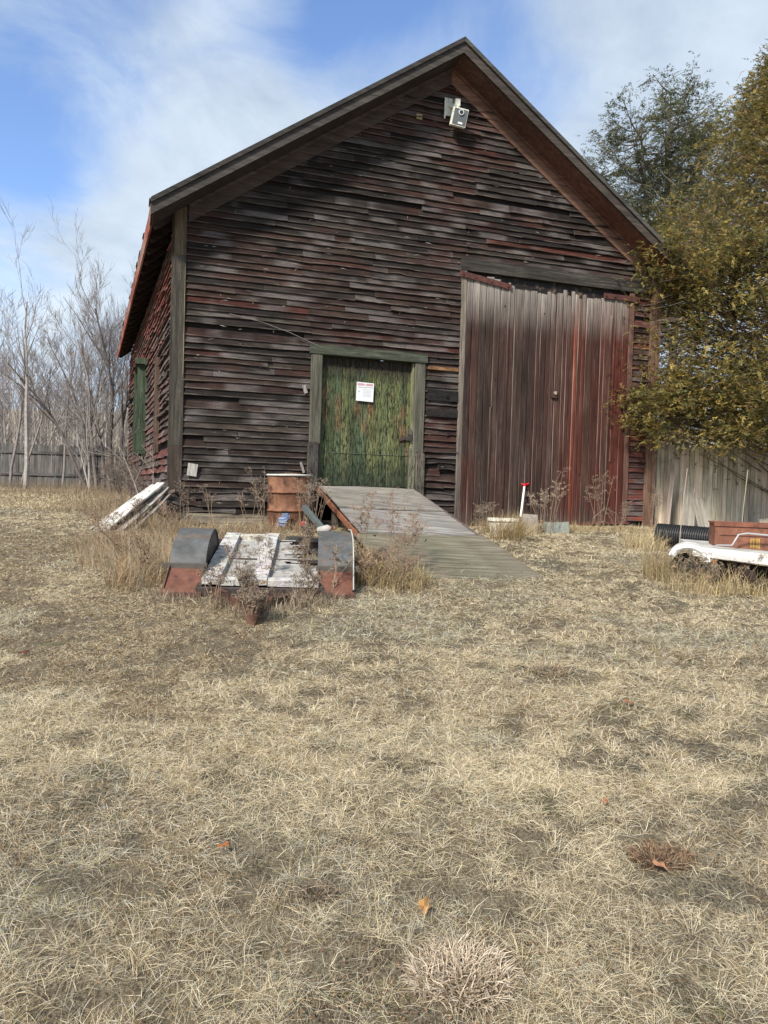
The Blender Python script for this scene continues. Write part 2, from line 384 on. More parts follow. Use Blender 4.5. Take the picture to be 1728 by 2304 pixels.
# fallen leaf crumbs over the lawn (uncountable litter)
def litter():
    N = 34000
    Y = 1.4*np.exp(rng.uniform(0, 1, N)*math.log(12.8/1.4)); X = rng.uniform(-1, 1, N)*(.56*Y+.8)
    p = fbm(X*1.1, Y*1.1, 5)+.25*((X < -.5) & (Y > 3.5)); k = (rng.uniform(0, 1, N) < np.clip((p-.45)*4, .06, 1)) & ~in_barn(X, Y)
    X = X[k]; Y = Y[k]; n = len(X); Z = gz(X, Y)+.012+rng.uniform(0, .015, n)
    a = rng.uniform(0, 6.28, n); s = rng.uniform(.004, .010, n)*np.clip(Y/4, .8, 2.2)
    e = np.stack([np.cos(a), np.sin(a), rng.uniform(-.5, .5, n)], -1)*s[:, None]; g = np.stack([-np.sin(a), np.cos(a), rng.uniform(-.5, .5, n)], -1)*s[:, None]*.6
    c = np.stack([X, Y, Z], -1)
    V = np.stack([c-e, c-g, c+e, c+g], 1)
    pal = np.array([[.16, .085, .05], [.22, .13, .075], [.11, .07, .05], [.27, .17, .10]]); cl = pal[rng.integers(0, 4, n)]*rng.uniform(.7, 1.2, n)[:, None]
    o = npmesh('leaf_litter', V, 4, np.repeat(cl, 4, 0), M['straw'])
    tag(o, 'crumbled brown leaf litter strewn through the dry lawn', 'leaf litter', kind='stuff')
litter()

# ------------------------------------------------------------------ the barn
GB = 1.15
SK = math.tan(R(3))
barn = empty('barn', (P0.x, P0.y, GB), (0, 0, R(18.5)), 'large weathered dark red clapboard barn with steep gable facing the yard', 'barn')
def part(mb, name, mat, parent=barn, label=None, smooth=False):
    o = mb.build(name, mat, parent, smooth)
    if parent is barn: o.location = (0, 0, -GB)
    if label: o['label'] = label
    return o
CH = (.016, .013, .012); PB = (.037, .023, .019); GR = (.047, .039, .033); RD = (.066, .022, .017); TN = (.14, .095, .05); DG = (.029, .024, .021)
def front_col(s, h):
    r = random.random(); n = float(fbm(s*.9, h*1.6, 31))
    if s > 4.3: return vary(random.choice([(.15, .045, .032), (.12, .042, .035), (.08, .04, .034), (.06, .035, .032)]), .2)
    if h > 6.7: w = [(PB, .5), ((.075, .042, .038), .35), (CH, .12), (RD, .03)]
    elif h > 5.3:
        w = [(CH, .34), (DG, .3), (GR, .14), (PB, .14), (RD, .08)]
        if s < .2 and h > 5.6: w = [(CH, .32), (DG, .28), (TN, .07), (GR, .2), (PB, .13)]
    elif h > 3.8: w = [(PB, .50), (RD, .06), (CH, .13), (DG, .21), (GR, .1)]
    elif s > .8: w = [(PB, .42), (RD, .06), (CH, .40), (DG, .12)]
    elif h > 2.6: w = [(PB, .42), (GR, .14), (DG, .27), (CH, .12), (RD, .05)]
    else: w = [(DG, .42), (CH, .30), (GR, .15), (PB, .13)]
    if n > .62 and 5.3 < h < 7: w = [(CH, .7), (DG, .3)]
    t = r*sum(b for a, b in w)
    for a, b in w:
        t -= b
        if t <= 0: return vary(a, .22)
    return vary(PB)
def clapboards(mb, h0, h1, exp, spans, fn, colf, warp=1.0, thick=.027, redk=1.5, redmix=False):
    """courses of overlapping boards; spans(h)->[(a,b)], fn(a,out,h)->point"""
    k = 0; h = h0
    while h < h1:
        e = exp*random.uniform(.94, 1.06)
        for a0, b0 in spans(h+e*.5):
            a = a0
            while a < b0-1e-3:
                ln = random.choice([.35, .8, 1.2, 1.7, 2.3, 3.2])*random.uniform(.8, 1.2); b = min(b0, a+ln)
                if b0-b < .15: b = b0
                mid = (a+b)/2; col = colf(mid, h)
                dmg = float(fbm(mid*.8, h*1.1, 91)); dm = max(0, dmg-.48)*4*warp
                if random.random() < .015+.03*dm: a = b; continue
                n = max(2, int((b-a)/.09)+1); rows = []; cols = []
                ph = random.uniform(0, 100); tilt = random.uniform(-.004, .004)*(1+dm*1.3); am = .0016*warp*(1+2.4*dm)
                outb = random.uniform(.8, 1.25)*thick*(1+.5*dm*random.random())
                up = random.random() < .12*(dm+.3)
                endcurl = random.choice([0, 0, 0, .012, .02])*warp
                for i in range(n):
                    t = i/(n-1); x = a+.002+(b-a-.004)*t
                    wz = (float(vn(x*2.3+ph, 0, 5))-.5)*2*am+tilt*(t-.5)*2
                    wz += (float(vn(x*14+ph, 0, 6))-.5)*.0035*(warp+dm*1.5)
                    cu = endcurl*max(0, abs(t-.5)*2-.6)/.4+abs(float(vn(x*3+ph, 0, 8))-.5)*.010*warp*(1+dm)
                    if up: wz += .018*math.sin(math.pi*t)
                    o2 = outb+cu
                    bt = h+wz; tp = h+e*1.22
                    rows.append([fn(x, .003, tp), fn(x, .003+(o2-.003)*.82, bt+e*.2), fn(x, o2, bt+.010), fn(x, o2, bt), fn(x, 0, bt+.002)])
                    cv = 1+(float(vn(x*5+ph, h*3, 12))-.5)*.7
                    c = lerp(tuple(q*cv for q in col), colf(x, h) if redmix else col, 0)
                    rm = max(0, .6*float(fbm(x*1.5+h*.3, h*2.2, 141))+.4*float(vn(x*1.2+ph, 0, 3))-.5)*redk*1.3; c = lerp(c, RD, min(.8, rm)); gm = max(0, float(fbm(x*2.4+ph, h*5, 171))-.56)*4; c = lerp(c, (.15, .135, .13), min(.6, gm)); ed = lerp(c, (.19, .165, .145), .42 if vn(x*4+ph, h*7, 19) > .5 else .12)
                    cols += [c, c, ed, ed, tuple(q*.25 for q in c)]  # undersides darkened, painting the shadow line below each board
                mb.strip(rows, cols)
                for r in (rows[0], rows[-1]):
                    bb = len(mb.v); mb.add(r, [(0, 1, 2, 3, 4)], lerp(col, (.2, .18, .17), .4))
                a = b
        h += e; k += 1
Lf = lambda a, o, h: (a, -o, h)
RIDGE = 8.23; PIT = .685; SC = 1.16
def gable(h): return (8.06-h)/PIT   # half width under the soffit at height h
def spans(h):
    hw = gable(h)-.03; a = max(-2.66, SC-hw); b = min(4.92, SC+hw)
    if b-a < .06: return []
    cuts = []
    if h < 3.72: cuts.append((-.86, .86))
    if h < 5.22: cuts.append((1.46, 4.46))
    elif h < 5.26: cuts.append((1.42, 4.9))
    out = [(a, b)]
    for c, d in cuts:
        nw = []
        for p, q in out:
            if d <= p or c >= q: nw.append((p, q)); continue
            if c > p: nw.append((p, c))
            if d < q: nw.append((d, q))
        out = nw
    return [o for o in out if o[1]-o[0] > .03]
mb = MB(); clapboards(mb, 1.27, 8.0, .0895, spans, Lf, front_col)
for i in range(520):    # splinters, knots and nail splits
    x = random.uniform(-2.6, 4.85); h = random.uniform(1.35, 7.9)
    if not any(a < x < b for a, b in spans(h)) or not any(a < x+.06 < b for a, b in spans(h+.04)): continue
    a_ = random.choice([random.gauss(0, .12), random.gauss(0, .08), random.gauss(1.3, .4)]); L_ = random.uniform(.02, .14) if abs(a_) < .5 else random.uniform(.02, .06); t_ = random.uniform(.0025, .006); y_ = -random.uniform(.028, .036)
    dx, dz = math.cos(a_)*L_/2, math.sin(a_)*L_/2; nx_, nz_ = -math.sin(a_)*t_, math.cos(a_)*t_; c = vary(random.choice([(.24, .215, .2), (.30, .27, .25), (.02, .016, .015), (.17, .14, .125)]), .2)
    mb.add([(x-dx, y_+.01, h-dz), (x+nx_, y_, h+nz_), (x+dx, y_+.01, h+dz), (x-nx_, y_, h-nz_)], [(0, 3, 2, 1)], c)
# dark sheathing behind the boards, with the two openings
dk = (.02, .016, .015)
def sheet(mb, pts, y0, y1, col):
    n = len(pts); vs = [(x, y0, z) for x, z in pts]+[(x, y1, z) for x, z in pts]
    mb.add(vs, [tuple(range(n)), tuple(range(n, 2*n))[::-1]]+[(i, i+n, (i+1) % n+n, (i+1) % n) for i in range(n)], col)
sheet(mb, [(-2.75, 1.05), (-.75, 1.05), (-.75, 3.6), (.75, 3.6), (.75, 1.05), (5.05, 1.05), (5.05, 5.4), (SC, 8.02), (-2.75, 5.35)], .012, .10, dk)
part(mb, 'front_wall', M['clap'])
# sill plank and foundation stones
mb = MB(); mb.box((-1.75, -.012, 1.20), (1.8, .04, .13), (.24, .21, .165)); mb.box((.3, -.01, 1.14), (2.2, .04, .1), (.09, .075, .06))
for i in range(14): mb.box((-2.6+i*.56, .0, 1.09), (random.uniform(.4, .55), .12, random.uniform(.08, .12)), vary((.24, .22, .18)), jit=.015)
part(mb, 'sill', M['trim_h'])
# side wall (left), leaning boards rougher and redder
def side_col(s, h):
    if h > 4.0 and random.random() < .75: return vary(random.choice([(.17, .042, .030), (.14, .038, .028)]), .2)
    return vary(random.choice([(.10, .04, .034), (.12, .042, .036), (.07, .038, .036), (.10, .075, .07), (.05, .036, .034)]), .25)
SF = lambda a, o, h: (-2.77-SK*a-o, a, h)
def side_spans(h):
    out = [(.02, 11.55)]
    for (c, d, z0, z1) in ((1.75, 2.05, 2.2, 3.6), (4.75, 6.0, 2.3, 3.98)):
        if z0 < h < z1:
            nw = []
            for p, q in out:
                if c > p and c < q: nw += [(p, c), (min(d, q), q)]
                else: nw.append((p, q))
            out = nw
    return out
mb = MB(); clapboards(mb, 1.3, 5.05, .105, side_spans, SF, side_col, warp=1.5, thick=.03)
mb.add([(-2.765, .06, 1.0), (-2.765-SK*11.6, 11.6, 1.0), (-2.765-SK*11.6, 11.6, 5.25), (-2.765, .06, 5.25),
        (-2.65, .06, 1.0), (-2.65-SK*11.6, 11.6, 1.0), (-2.65-SK*11.6, 11.6, 5.25), (-2.65, .06, 5.25)], [(3, 2, 1, 0), (4, 5, 6, 7), (0, 1, 5, 4), (2, 3, 7, 6), (1, 2, 6, 5), (0, 4, 7, 3)], dk)
part(mb, 'side_wall', M['side_clap'], label='rougher, redder side wall with curling boards')
mb = MB()
mb.add([(5.06, .1, 1.0), (5.06-SK*11.6, 11.6, 1.0), (5.06-SK*11.6, 11.6, 5.3), (5.06, .1, 5.3), (4.96, .1, 1.0), (4.96-SK*11.6, 11.6, 1.0), (4.96-SK*11.6, 11.6, 5.3), (4.96, .1, 5.3)],
       [(0, 1, 2, 3), (7, 6, 5, 4), (0, 4, 5, 1), (2, 6, 7, 3), (1, 5, 6, 2)], (.16, .06, .05))
part(mb, 'side_wall', M['side_clap'])
mb = MB(); k = SK*11.6
sheet(mb, [(-2.7-k, 1.0), (5.0-k, 1.0), (5.0-k, 5.35), (SC-k, 7.95), (-2.7-k, 5.3)], 11.61, 11.7, (.12, .05, .045)); part(mb, 'rear_wall', M['clap'])
# corner boards
mb = MB()
def cboard(mb, s0, s1, z0, z1, c, y=-.045, yb=.0):
    n = 12
    for i in range(n):
        a = z0+(z1-z0)*i/n; b = z0+(z1-z0)*(i+1)/n
    mb.box(((s0+s1)/2, (y+yb)/2, (z0+z1)/2), (s1-s0, yb-y, z1-z0), c)
for z0, z1, c in ((1.12, 2.18, (.06, .046, .038)), (2.183, 4.75, (.06, .055, .045)), (4.753, 5.42, (.10, .078, .05))):
    cboard(mb, -2.80, -2.64, z0, z1, c)
    mb.box((-2.802, .065, (z0+z1)/2), (.045, .12, z1-z0), tuple(q*.8 for q in c))
mb.box((-2.652, -.047, 3.9), (.010, .006, 1.5), (.20, .165, .10))
part(mb, 'corner_board', M['trim_v'], label='grey green left corner board with flaking yellow edge')
mb = MB(); cboard(mb, 4.89, 5.09, 1.1, 5.6, (.20, .12, .085)); mb.box((5.09, .05, 3.3), (.045, .1, 4.4), (.17, .09, .07)); part(mb, 'corner_board', M['trim_v'], label='brown right corner board behind the evergreen')
# roof
DF = -.44; DBK = 12.0
def RP(s, d, h): return (s-SK*d if d > 0 else s, d, h)
def rz(s): return RIDGE-PIT*abs(s-SC)
EL = -3.12; ER = 5.44
def roof_side(se, col):
    mb = MB(); nd = 90; sg = 1 if se > SC else -1
    rows = []; ncr = 24
    for j in range(ncr):
        t0 = j/ncr; t1 = (j+1)/ncr
        s0 = SC+(se-SC)*t0; s1 = SC+(se-SC)*t1
        zt0 = rz(s0)+.004; zt1 = rz(s1)+.014
        dd = DF-.02; i = 0
        while dd < DBK:
            w_ = random.uniform(.14, .3) if j == ncr-1 else 1.6; d2 = min(DBK, dd+w_)
            jt = random.uniform(-.012, .03)*sg if j == ncr-1 else 0
            c = vary(col, .25)
            p = [RP(s0, dd, zt0), RP(s0, d2, zt0), RP(s1+jt, d2, zt1-abs(jt)*PIT), RP(s1+jt, dd, zt1-abs(jt)*PIT)]
            q = [(a, b, z-.03) for a, b, z in p]
            f = [(0, 3, 2, 1), (4, 5, 6, 7), (0, 1, 5, 4), (1, 2, 6, 5), (2, 3, 7, 6), (3, 0, 4, 7)]
            mb.add(p+q, f, c); dd = d2
    return mb
part(roof_side(EL, (.055, .052, .05)), 'roof', M['roof'], label='left slope of the shingled roof')
part(roof_side(ER, (.055, .052, .05)), 'roof', M['roof'], label='right slope of the shingled roof')
# rake mouldings, fascia, soffit, frieze
def rakeboard(se, d0, d1, up0, up1, col, name, label=None, s_in=SC, mat='rake'):
    """board running up the slope between depths d0..d1, between up0 (bottom) and up1 (top) measured vertically below the roof line"""
    mb = MB(); n = 30; rows = []; cols = []
    for i in range(n+1):
        s = s_in+(se-s_in)*i/n; z = rz(s)
        rows.append([(s, d0, z+up1), (s, d0, z+up0), (s, d1, z+up0), (s, d1, z+up1), (s, d0, z+up1)])
        c = col(i/n) if callable(col) else col
        c = tuple(q*(1+(float(vn(s*3, 0, 44))-.5)*.35) for q in c); cols += [c]*5
    mb.strip(rows, cols, flip=(se < s_in))
    for r in (rows[0], rows[-1]): mb.add(r[:4], [(0, 1, 2, 3)], cols[0])
    part(mb, name, M[mat], label=label)
grey = (.13, .135, .13)
for se, sgn in ((EL, 'l'), (ER, 'r')):
    rakeboard(se, -.50, -.46, -.055, .012, (.038, .036, .033) if sgn == 'l' else (.062, .06, .055), 'crown_moulding')
    rakeboard(se, -.47, -.43, -.20, -.055, (.055, .05, .045) if sgn == 'l' else (.055, .045, .04), 'fascia')
    sc_col = (lambda t: lerp((.10, .06, .047), (.165, .072, .053), t)) if sgn == 'r' else (.055, .045, .045)  # bounce light painted into the right soffit, shade into the left
    rakeboard(se, -.44, .03, -.20, -.175, sc_col, 'soffit', mat='rake')
    fr = SC+(4.75-SC if sgn == 'r' else -3.72+0)
    rakeboard(fr if sgn == 'r' else -2.62, -.045, -.001, -.44, -.195, (.19, .11, .078) if sgn == 'r' else (.07, .052, .044), 'frieze_board')
    rakeboard(fr if sgn == 'r' else -2.62, -.075, -.04, -.255, -.205, (.15, .08, .06) if sgn == 'r' else (.09, .07, .065), 'bed_moulding')
mb = MB()   # left eave: fascia board, sloping underside, rafter tails
c0 = (.20, .065, .045)
n = 40; rows = []; cols = []
for i in range(n+1):
    d = DF+(DBK-DF)*i/n; z = rz(EL)-.03
    x = RP(EL, d, 0)[0]; k = float(vn(d*2.2, 0, 9)); cc_ = lerp((.27, .085, .06), (.30, .24, .2), max(0, k-.55)*1.6); cc_ = lerp(cc_, (.10, .05, .04), max(0, .4-k)*1.5)
    rows.append([(x+.02, d, z), (x-.012, d, z), (x+.01, d, z-.15), (x+.035, d, z-.15), (x+.02, d, z)]); cols += [cc_]*5
mb.strip(rows, cols)
part(mb, 'eave_fascia', M['side_clap'], label='reddish flaking board along the left eave')
mb = MB()
k = SK*DBK
mb.add([(EL+.03, DF+.02, rz(EL)-.14), (EL+.03-k, DBK, rz(EL)-.14), (-2.74-k, DBK, rz(-2.74)-.16), (-2.74, DF+.02, rz(-2.74)-.16)], [(0, 1, 2, 3)], (.035, .03, .035))
mb.add([(ER-.03, DF+.02, rz(ER)-.14), (ER-.03-k, DBK, rz(ER)-.14), (5.0-k, DBK, rz(5.0)-.16), (5.0, DF+.02, rz(5.0)-.16)], [(3, 2, 1, 0)], (.035, .03, .035))
for i in range(20):
    d = .1+i*.6; mb.bar((EL+.06-SK*d, d, rz(EL)-.18), (-2.76-SK*d, d, rz(-2.76)-.20), .05, .07, (.05, .04, .04))
part(mb, 'eave_soffit', M['rake'])
# side windows: tall frames
def side_frame(d0, d1, z0, z1, col, t=.09, out=.09):
    mb = MB(); x = lambda d: -2.77-SK*d-out/2
    for d in (d0, d1): mb.box((x(d), d, (z0+z1)/2), (out, t, z1-z0), col)
    mb.box((x(d0)-.02, (d0+d1)/2, z1+.06), (out+.04, d1-d0+.3, .11), tuple(q*1.2 for q in col)); mb.box((x(d0)-.02, (d0+d1)/2, z0-.04), (out+.04, d1-d0+.2, .07), col)
    return mb
wf = side_frame(4.8, 5.95, 2.3, 3.95, (.045, .066, .042), .12, .2); wfo = part(wf, 'window', M['trim_v'], label='tall green window frame in the side wall')
mb = MB(); mb.box((-2.755-SK*5.4, 5.38, 3.12), (.03, 1.05, 1.6), (.03, .035, .035)); part(mb, 'pane', M['plastic'], wfo)
mb = MB()
for d in (1.8, 2.0): mb.box((-2.83-SK*d, d, 2.9), (.07, .06, 1.5), (.11, .075, .058))
part(mb, 'batten', M['trim_v'], label='pale bare battens on the side wall')

# green door in its frame
fr_c = (.10, .098, .076)
mb = MB()
def vpl(mb, s0, s1, z0, z1, y0, y1, col, mid=1, jag=.0, gap=.0015, edge=.2):
    """vertical plank with rows along its height"""
    n = max(3, int((z1-z0)/.12)); rows = []; cols = []
    ph = random.uniform(0, 50)
    for i in range(n+1):
        z = z0+(z1-z0)*i/n; j = (float(vn(z*3+ph, 0, 2))-.5)*.004; e = (float(vn(z*1.2+ph, 0, 3))-.5)*.006
        rows.append([(s0+gap+j, y1, z), (s0+gap+j, y0+e+.004, z), (s0+gap+.008+j, y0+e, z), (s1-gap-.008+j, y0+e, z), (s1-gap+j, y0+e+.004, z), (s1-gap+j, y1, z)])
        c = col(z) if callable(col) else col
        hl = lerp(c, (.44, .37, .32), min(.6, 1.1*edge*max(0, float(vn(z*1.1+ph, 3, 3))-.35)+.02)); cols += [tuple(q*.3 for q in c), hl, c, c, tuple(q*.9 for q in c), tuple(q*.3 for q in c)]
    if jag:   # ragged, rounded top
        r = rows[-1]; w = s1-s0
        rows[-1] = [(r[0][0], y1, z1), (r[1][0], r[1][1], z1-jag*random.random()*.6), (r[2][0], y0, z1-jag*random.random()*.2), (r[3][0], y0, z1-jag*random.random()*.4), (r[4][0], r[4][1], z1-jag*random.random()), (r[5][0], y1, z1)]
    mb.strip(rows, cols, flip=True)
    mb.add(rows[-1], [(0, 1, 2, 3, 4, 5)], cols[-1]); mb.add(rows[0], [(5, 4, 3, 2, 1, 0)], cols[0])
vpl(mb, -.88, -.715, 2.30, 3.585, -.06, .03, lambda z: fr_c)
part(mb, 'door_frame', M['trim_v']); mb = MB()
vpl(mb, .715, .88, 2.18, 3.585, -.06, .03, lambda z: fr_c)
part(mb, 'door_frame', M['trim_v'])
mb = MB()
mb.box((0, -.02, 3.655), (1.80, .11, .14), (.062, .072, .052), jit=.004); part(mb, 'door_lintel', M['trim_h'], label='mossy grey green board over the small door')
mb = MB()
vpl(mb, -.90, -.74, 1.62, 2.33, -.075, .03, lambda z: vary((.06, .055, .05), .3), jag=.08)
part(mb, 'door_jamb', M['rot'], label='rotten black lower end of the left door post'); mb = MB()
vpl(mb, -.735, -.70, 1.62, 3.58, -.03, .03, lambda z: (.07, .08, .06))
part(mb, 'door_jamb', M['rot']); mb = MB()
vpl(mb, .76, .90, 1.58, 2.26, -.085, -.02, lambda z: vary((.13, .115, .095), .3), jag=.1)
part(mb, 'door_jamb', M['rot'], label='rotten silvery lower end of the right door post'); mb = MB()
vpl(mb, .66, .76, 1.62, 2.3, -.055, .03, lambda z: (.17, .17, .12))
part(mb, 'door_jamb', M['rot'])
mb = MB(); mb.box((.70, .02, 2.65), (.03, .08, 1.85), (.20, .21, .12)); part(mb, 'door_jamb', M['trim_v'])  # light-yellow colour paints in the light on this left-facing jamb
dob = MB(); s = -.70; pk = 0
BAREP = {0: 2.65, 2: 2.55, 5: 2.60, 6: 2.55, 7: 2.70, 11: 2.35, 12: 2.45, 13: 2.1}
GREENS = [(.125, .15, .07), (.155, .17, .075), (.095, .13, .07), (.08, .10, .05)]
while s < .69:
    w_ = random.uniform(.085, .11); w_ = min(w_, .69-s)
    g = random.choice(GREENS); sd = random.random()*50; bare = pk in BAREP; b0 = BAREP.get(pk, 0); pk += 1
    def gc(z, g=g, sd=sd, bare=bare, b0=b0, s=s):
        c = vary(g, .12)
        top = max(0, (z-3.22)/.25); c = lerp(c, (.05, .038, .03), min(.95, top))  # door top darkened, painting the shadow under the lintel
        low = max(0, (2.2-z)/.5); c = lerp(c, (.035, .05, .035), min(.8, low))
        if bare and b0 < z < b0+.45: c = lerp(c, (.22, .135, .07), 1.0*min(1, 1.4*float(vn(z*6+sd, 0, 3))))
        return c
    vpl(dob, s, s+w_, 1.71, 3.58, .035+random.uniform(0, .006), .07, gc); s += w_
gd = part(dob, 'green_door', M['green'], label='small door with peeling green paint')
mb = MB(); mb.box((-.01, .031, 2.19), (1.36, .004, .008), (.16, .18, .14)); part(mb, 'batten', M['green'], gd)
mb = MB(); mb.box((.655, -.035, 2.46), (.07, .035, .10), (.03, .03, .032), Matrix.Rotation(.2, 3, 'Y')); mb.tube([(.63, -.035, 2.5), (.63, -.04, 2.57), (.66, -.04, 2.60), (.69, -.035, 2.57), (.69, -.035, 2.5)], .009, 6, (.10, .10, .10))
mb.bar((.52, .022, 2.42), (.72, .0, 2.49), .035, .01, (.05, .04, .035), up=(0, 1, 0))
part(mb, 'padlock', M['black'], gd)

# big double doors of vertical planks
mb = MB(); mb.box((3.16, .03, 3.2), (3.2, .04, 4.1), (.012, .01, .01)); part(mb, 'dark_backing', M['black'])  # near-black sheet paints the shade seen through the door gaps
mb = MB()
mb.box((3.15, -.035, 5.145), (3.48, .06, .19), (.048, .044, .038), jit=.003); part(mb, 'door_lintel', M['trim_h'], label='grey weathered beam over the big barn doors')
mb = MB(); vpl(mb, 1.43, 1.515, 1.12, 5.04, -.06, .0, lambda z: lerp((.12, .095, .085), (.21, .185, .15), (z-1.1)/3.9)); part(mb, 'door_casing', M['plank_v']); mb = MB()
vpl(mb, 4.46, 4.56, 1.12, 5.04, -.05, .0, lambda z: (.14, .075, .06)); part(mb, 'door_casing', M['plank_v'])
def big_leaf(s0, s1, redf):
    mb = MB(); s = s0
    while s < s1-.01:
        w_ = random.choice([.07, .10, .12, .15])*random.uniform(.9, 1.1)
        if s1-s-w_ < .05: w_ = s1-s
        red = redf(s)*random.uniform(.4, 1.5); gb = vary(random.choice([(.048, .036, .030), (.064, .050, .041), (.036, .027, .023), (.058, .046, .036), (.030, .025, .022)]), .2)
        if random.random() < .07: gb = (.085, .10, .10)
        sd = random.random()*99; strong = random.random() < .13*redf(s)
        rc = (.20, .048, .026) if strong else (.092, .026, .019)
        top = 4.90+random.uniform(-.05, .06)+(.06 if s < 2.2 else 0)-.0; bot = 1.13+random.uniform(-.03, .05)
        def pc(z, red=red, gb=gb, sd=sd, rc=rc, s=s):
            r_ = min(1, red*(.7+.6*float(vn(z*1.3+sd, 0, 1))))
            if s < 2.0 and z < 2.2: r_ = max(r_, .55*float(vn(sd, 0, 4)))
            c = lerp(gb, rc, r_); t = max(0, (z-4.2)/.7); c = lerp(c, (.34, .31, .28), min(1, t)*.95*(.5+.6*float(vn(sd, 3, 4))))
            low = max(0, (1.45-z)/.35); return lerp(c, (.14, .12, .10), min(1, low)*.5)
        vpl(mb, s, s+w_, bot, top, -.055+random.uniform(-.004, .004), -.015, pc, jag=.07, gap=.0045, edge=1)
        if random.random() < .16:   # battens over the joints
            z0 = bot+random.choice([0, 0, .3, 1.1]); z1 = top-random.choice([0, 0, .25, 1.2, 2.])
            vpl(mb, s+w_-.022, s+w_+.018, z0, z1, -.070, -.056, pc, jag=.02, edge=1)
        if random.random() < .35:
            zk = random.uniform(1.6, 4.6); mb.tube([(s+w_*.5, -.0645, zk), (s+w_*.5, -.0665, zk)], [.013, .009], 8, (.03, .02, .018))
        s += w_
    return mb
dl = part(big_leaf(1.52, 3.08, lambda s: .22+.25*max(0, s-2.3)), 'barn_door', M['plank_v'], label='left leaf of the big plank doors, mostly grey')
dr = part(big_leaf(3.09, 4.45, lambda s: .85 if s > 3.3 else .5), 'barn_door', M['plank_v'], label='right leaf of the big plank doors, worn red')
def hinge(a, b, par):
    mb = MB(); mb.bar(a, b, .012, .085, (.13, .042, .034), up=(0, 1, 0))
    mb.v[:] = mb.v
    for t in (.12, .5, .88):
        p = Vector(a).lerp(Vector(b), t); mb.tube([p+Vector((0, -.001, 0)), p+Vector((0, -.014, 0))], .013, 8, (.09, .03, .025))
    part(mb, 'hinge', M['rust'], par)
def hbar(x0, z0, x1, z1, par, pts=3):
    mb = MB(); d = .042
    mb.add([(x0, -.088, z0-d), (x1, -.088, z1-d), (x1, -.088, z1+d), (x0, -.088, z0+d), (x0, -.079, z0-d), (x1, -.079, z1-d), (x1, -.079, z1+d), (x0, -.079, z0+d)],
           [(0, 1, 2, 3), (0, 4, 5, 1), (1, 5, 6, 2), (2, 6, 7, 3), (3, 7, 4, 0)], (.095, .038, .033))
    for t in (.06, .3, .6, .93):
        x = x0+(x1-x0)*t; z = z0+(z1-z0)*t; mb.tube([(x, -.089, z), (x, -.102, z)], .014, 8, (.10, .032, .026))
    part(mb, 'hinge', M['rust'], par)
hbar(1.38, 4.99, 2.26, 4.87, dl); hbar(3.93, 4.93, 4.62, 4.93, dr)
mb = MB(); mb.box((3.08, -.075, 3.28), (.10, .03, .13), (.085, .045, .035)); mb.tube([(3.09, -.09, 3.29), (3.09, -.115, 3.29)], .028, 10, (.42, .36, .32)); part(mb, 'latch', M['metal'], dl)
mb = MB()
for z in (1.28, ): mb.bar((3.6, -.09, z-.07), (4.55, -.09, z-.04), .03, .07, (.13, .05, .04), up=(0, 1, 0))
part(mb, 'bottom_rail', M['rust'], dr)

# loose odds on the wall
def small(name, mb, mat, label, cat, group=None):
    o = mb.build(name, M[mat]); return tag(o, label, cat, group)
def Wp(s, out, h):   # barn wall coordinates -> world
    return P0+Ux*s+Vector((Ux.y, -Ux.x, 0))*out+Vector((0, 0, h))
BR = Matrix.Rotation(R(18.5), 3, 'Z')
def wallbox(mb, s, out, h, d, col, ang=0):
    mb.box(Wp(s, out, h), d, col, BR @ Matrix.Rotation(ang, 3, 'Y'))
mb = MB(); wallbox(mb, -2.5, .06, 1.86, (.13, .012, .17), (.44, .42, .40), .12); small('loose_shingle', mb, 'trim_v', 'pale grey square shingle hanging crooked by the left barn corner', 'shingle')
mb = MB(); wallbox(mb, -.97, .06, 1.95, (.035, .012, .16), (.30, .28, .26), -.35); small('wood_sliver', mb, 'trim_v', 'lower grey wood sliver sticking off the wall left of the green door, above the drum', 'wood sliver')
mb = MB(); wallbox(mb, -.96, .05, 3.07, (.05, .01, .12), (.3, .28, .26), -.3); small('wood_sliver', mb, 'trim_v', 'upper grey wood sliver beside the top half of the green door frame', 'wood sliver')
mb = MB(); wallbox(mb, .66, .035, 7.215, (.09, .012, .075), (.42, .33, .18)); small('wood_patch', mb, 'trim_h', 'small pale yellow wood patch high on the gable', 'wood patch')
mb = MB()
pts = [Wp(-2.05, .05, 4.03), Wp(-1.6, .055, 3.96), Wp(-1.2, .06, 3.85), Wp(-.72, .08, 3.67)]
mb.tube(pts, .005, 5, (.22, .20, .19)); small('wire', mb, 'metal', 'thin cable sagging across the clapboards to the green door lintel', 'cable')
mb = MB(); wallbox(mb, 1.19, .045, 3.12, (.53, .02, .16), (.018, .016, .017)); mb.tube([Wp(1.25, .056, 3.1), Wp(1.25, .060, 3.1)], .03, 10, (.004, .004, .004)); o = mb.build('patch_board', M['clap']); tag(o, 'blackened patch board with a round hole between the two barn doors', 'patch board')
mb = MB(); wallbox(mb, 1.19, .045, 2.86, (.53, .02, .12), (.02, .018, .018)); o = mb.build('patch_board', M['clap']); tag(o, 'lower plain black patch board between the two barn doors', 'patch board')
mb = MB(); wallbox(mb, 1.17, .045, 3.53, (.50, .018, .05), (.20, .11, .055)); o = mb.build('patch_board', M['clap']); tag(o, 'orange brown bare board between the top right of the green door and the big doors', 'patch board')

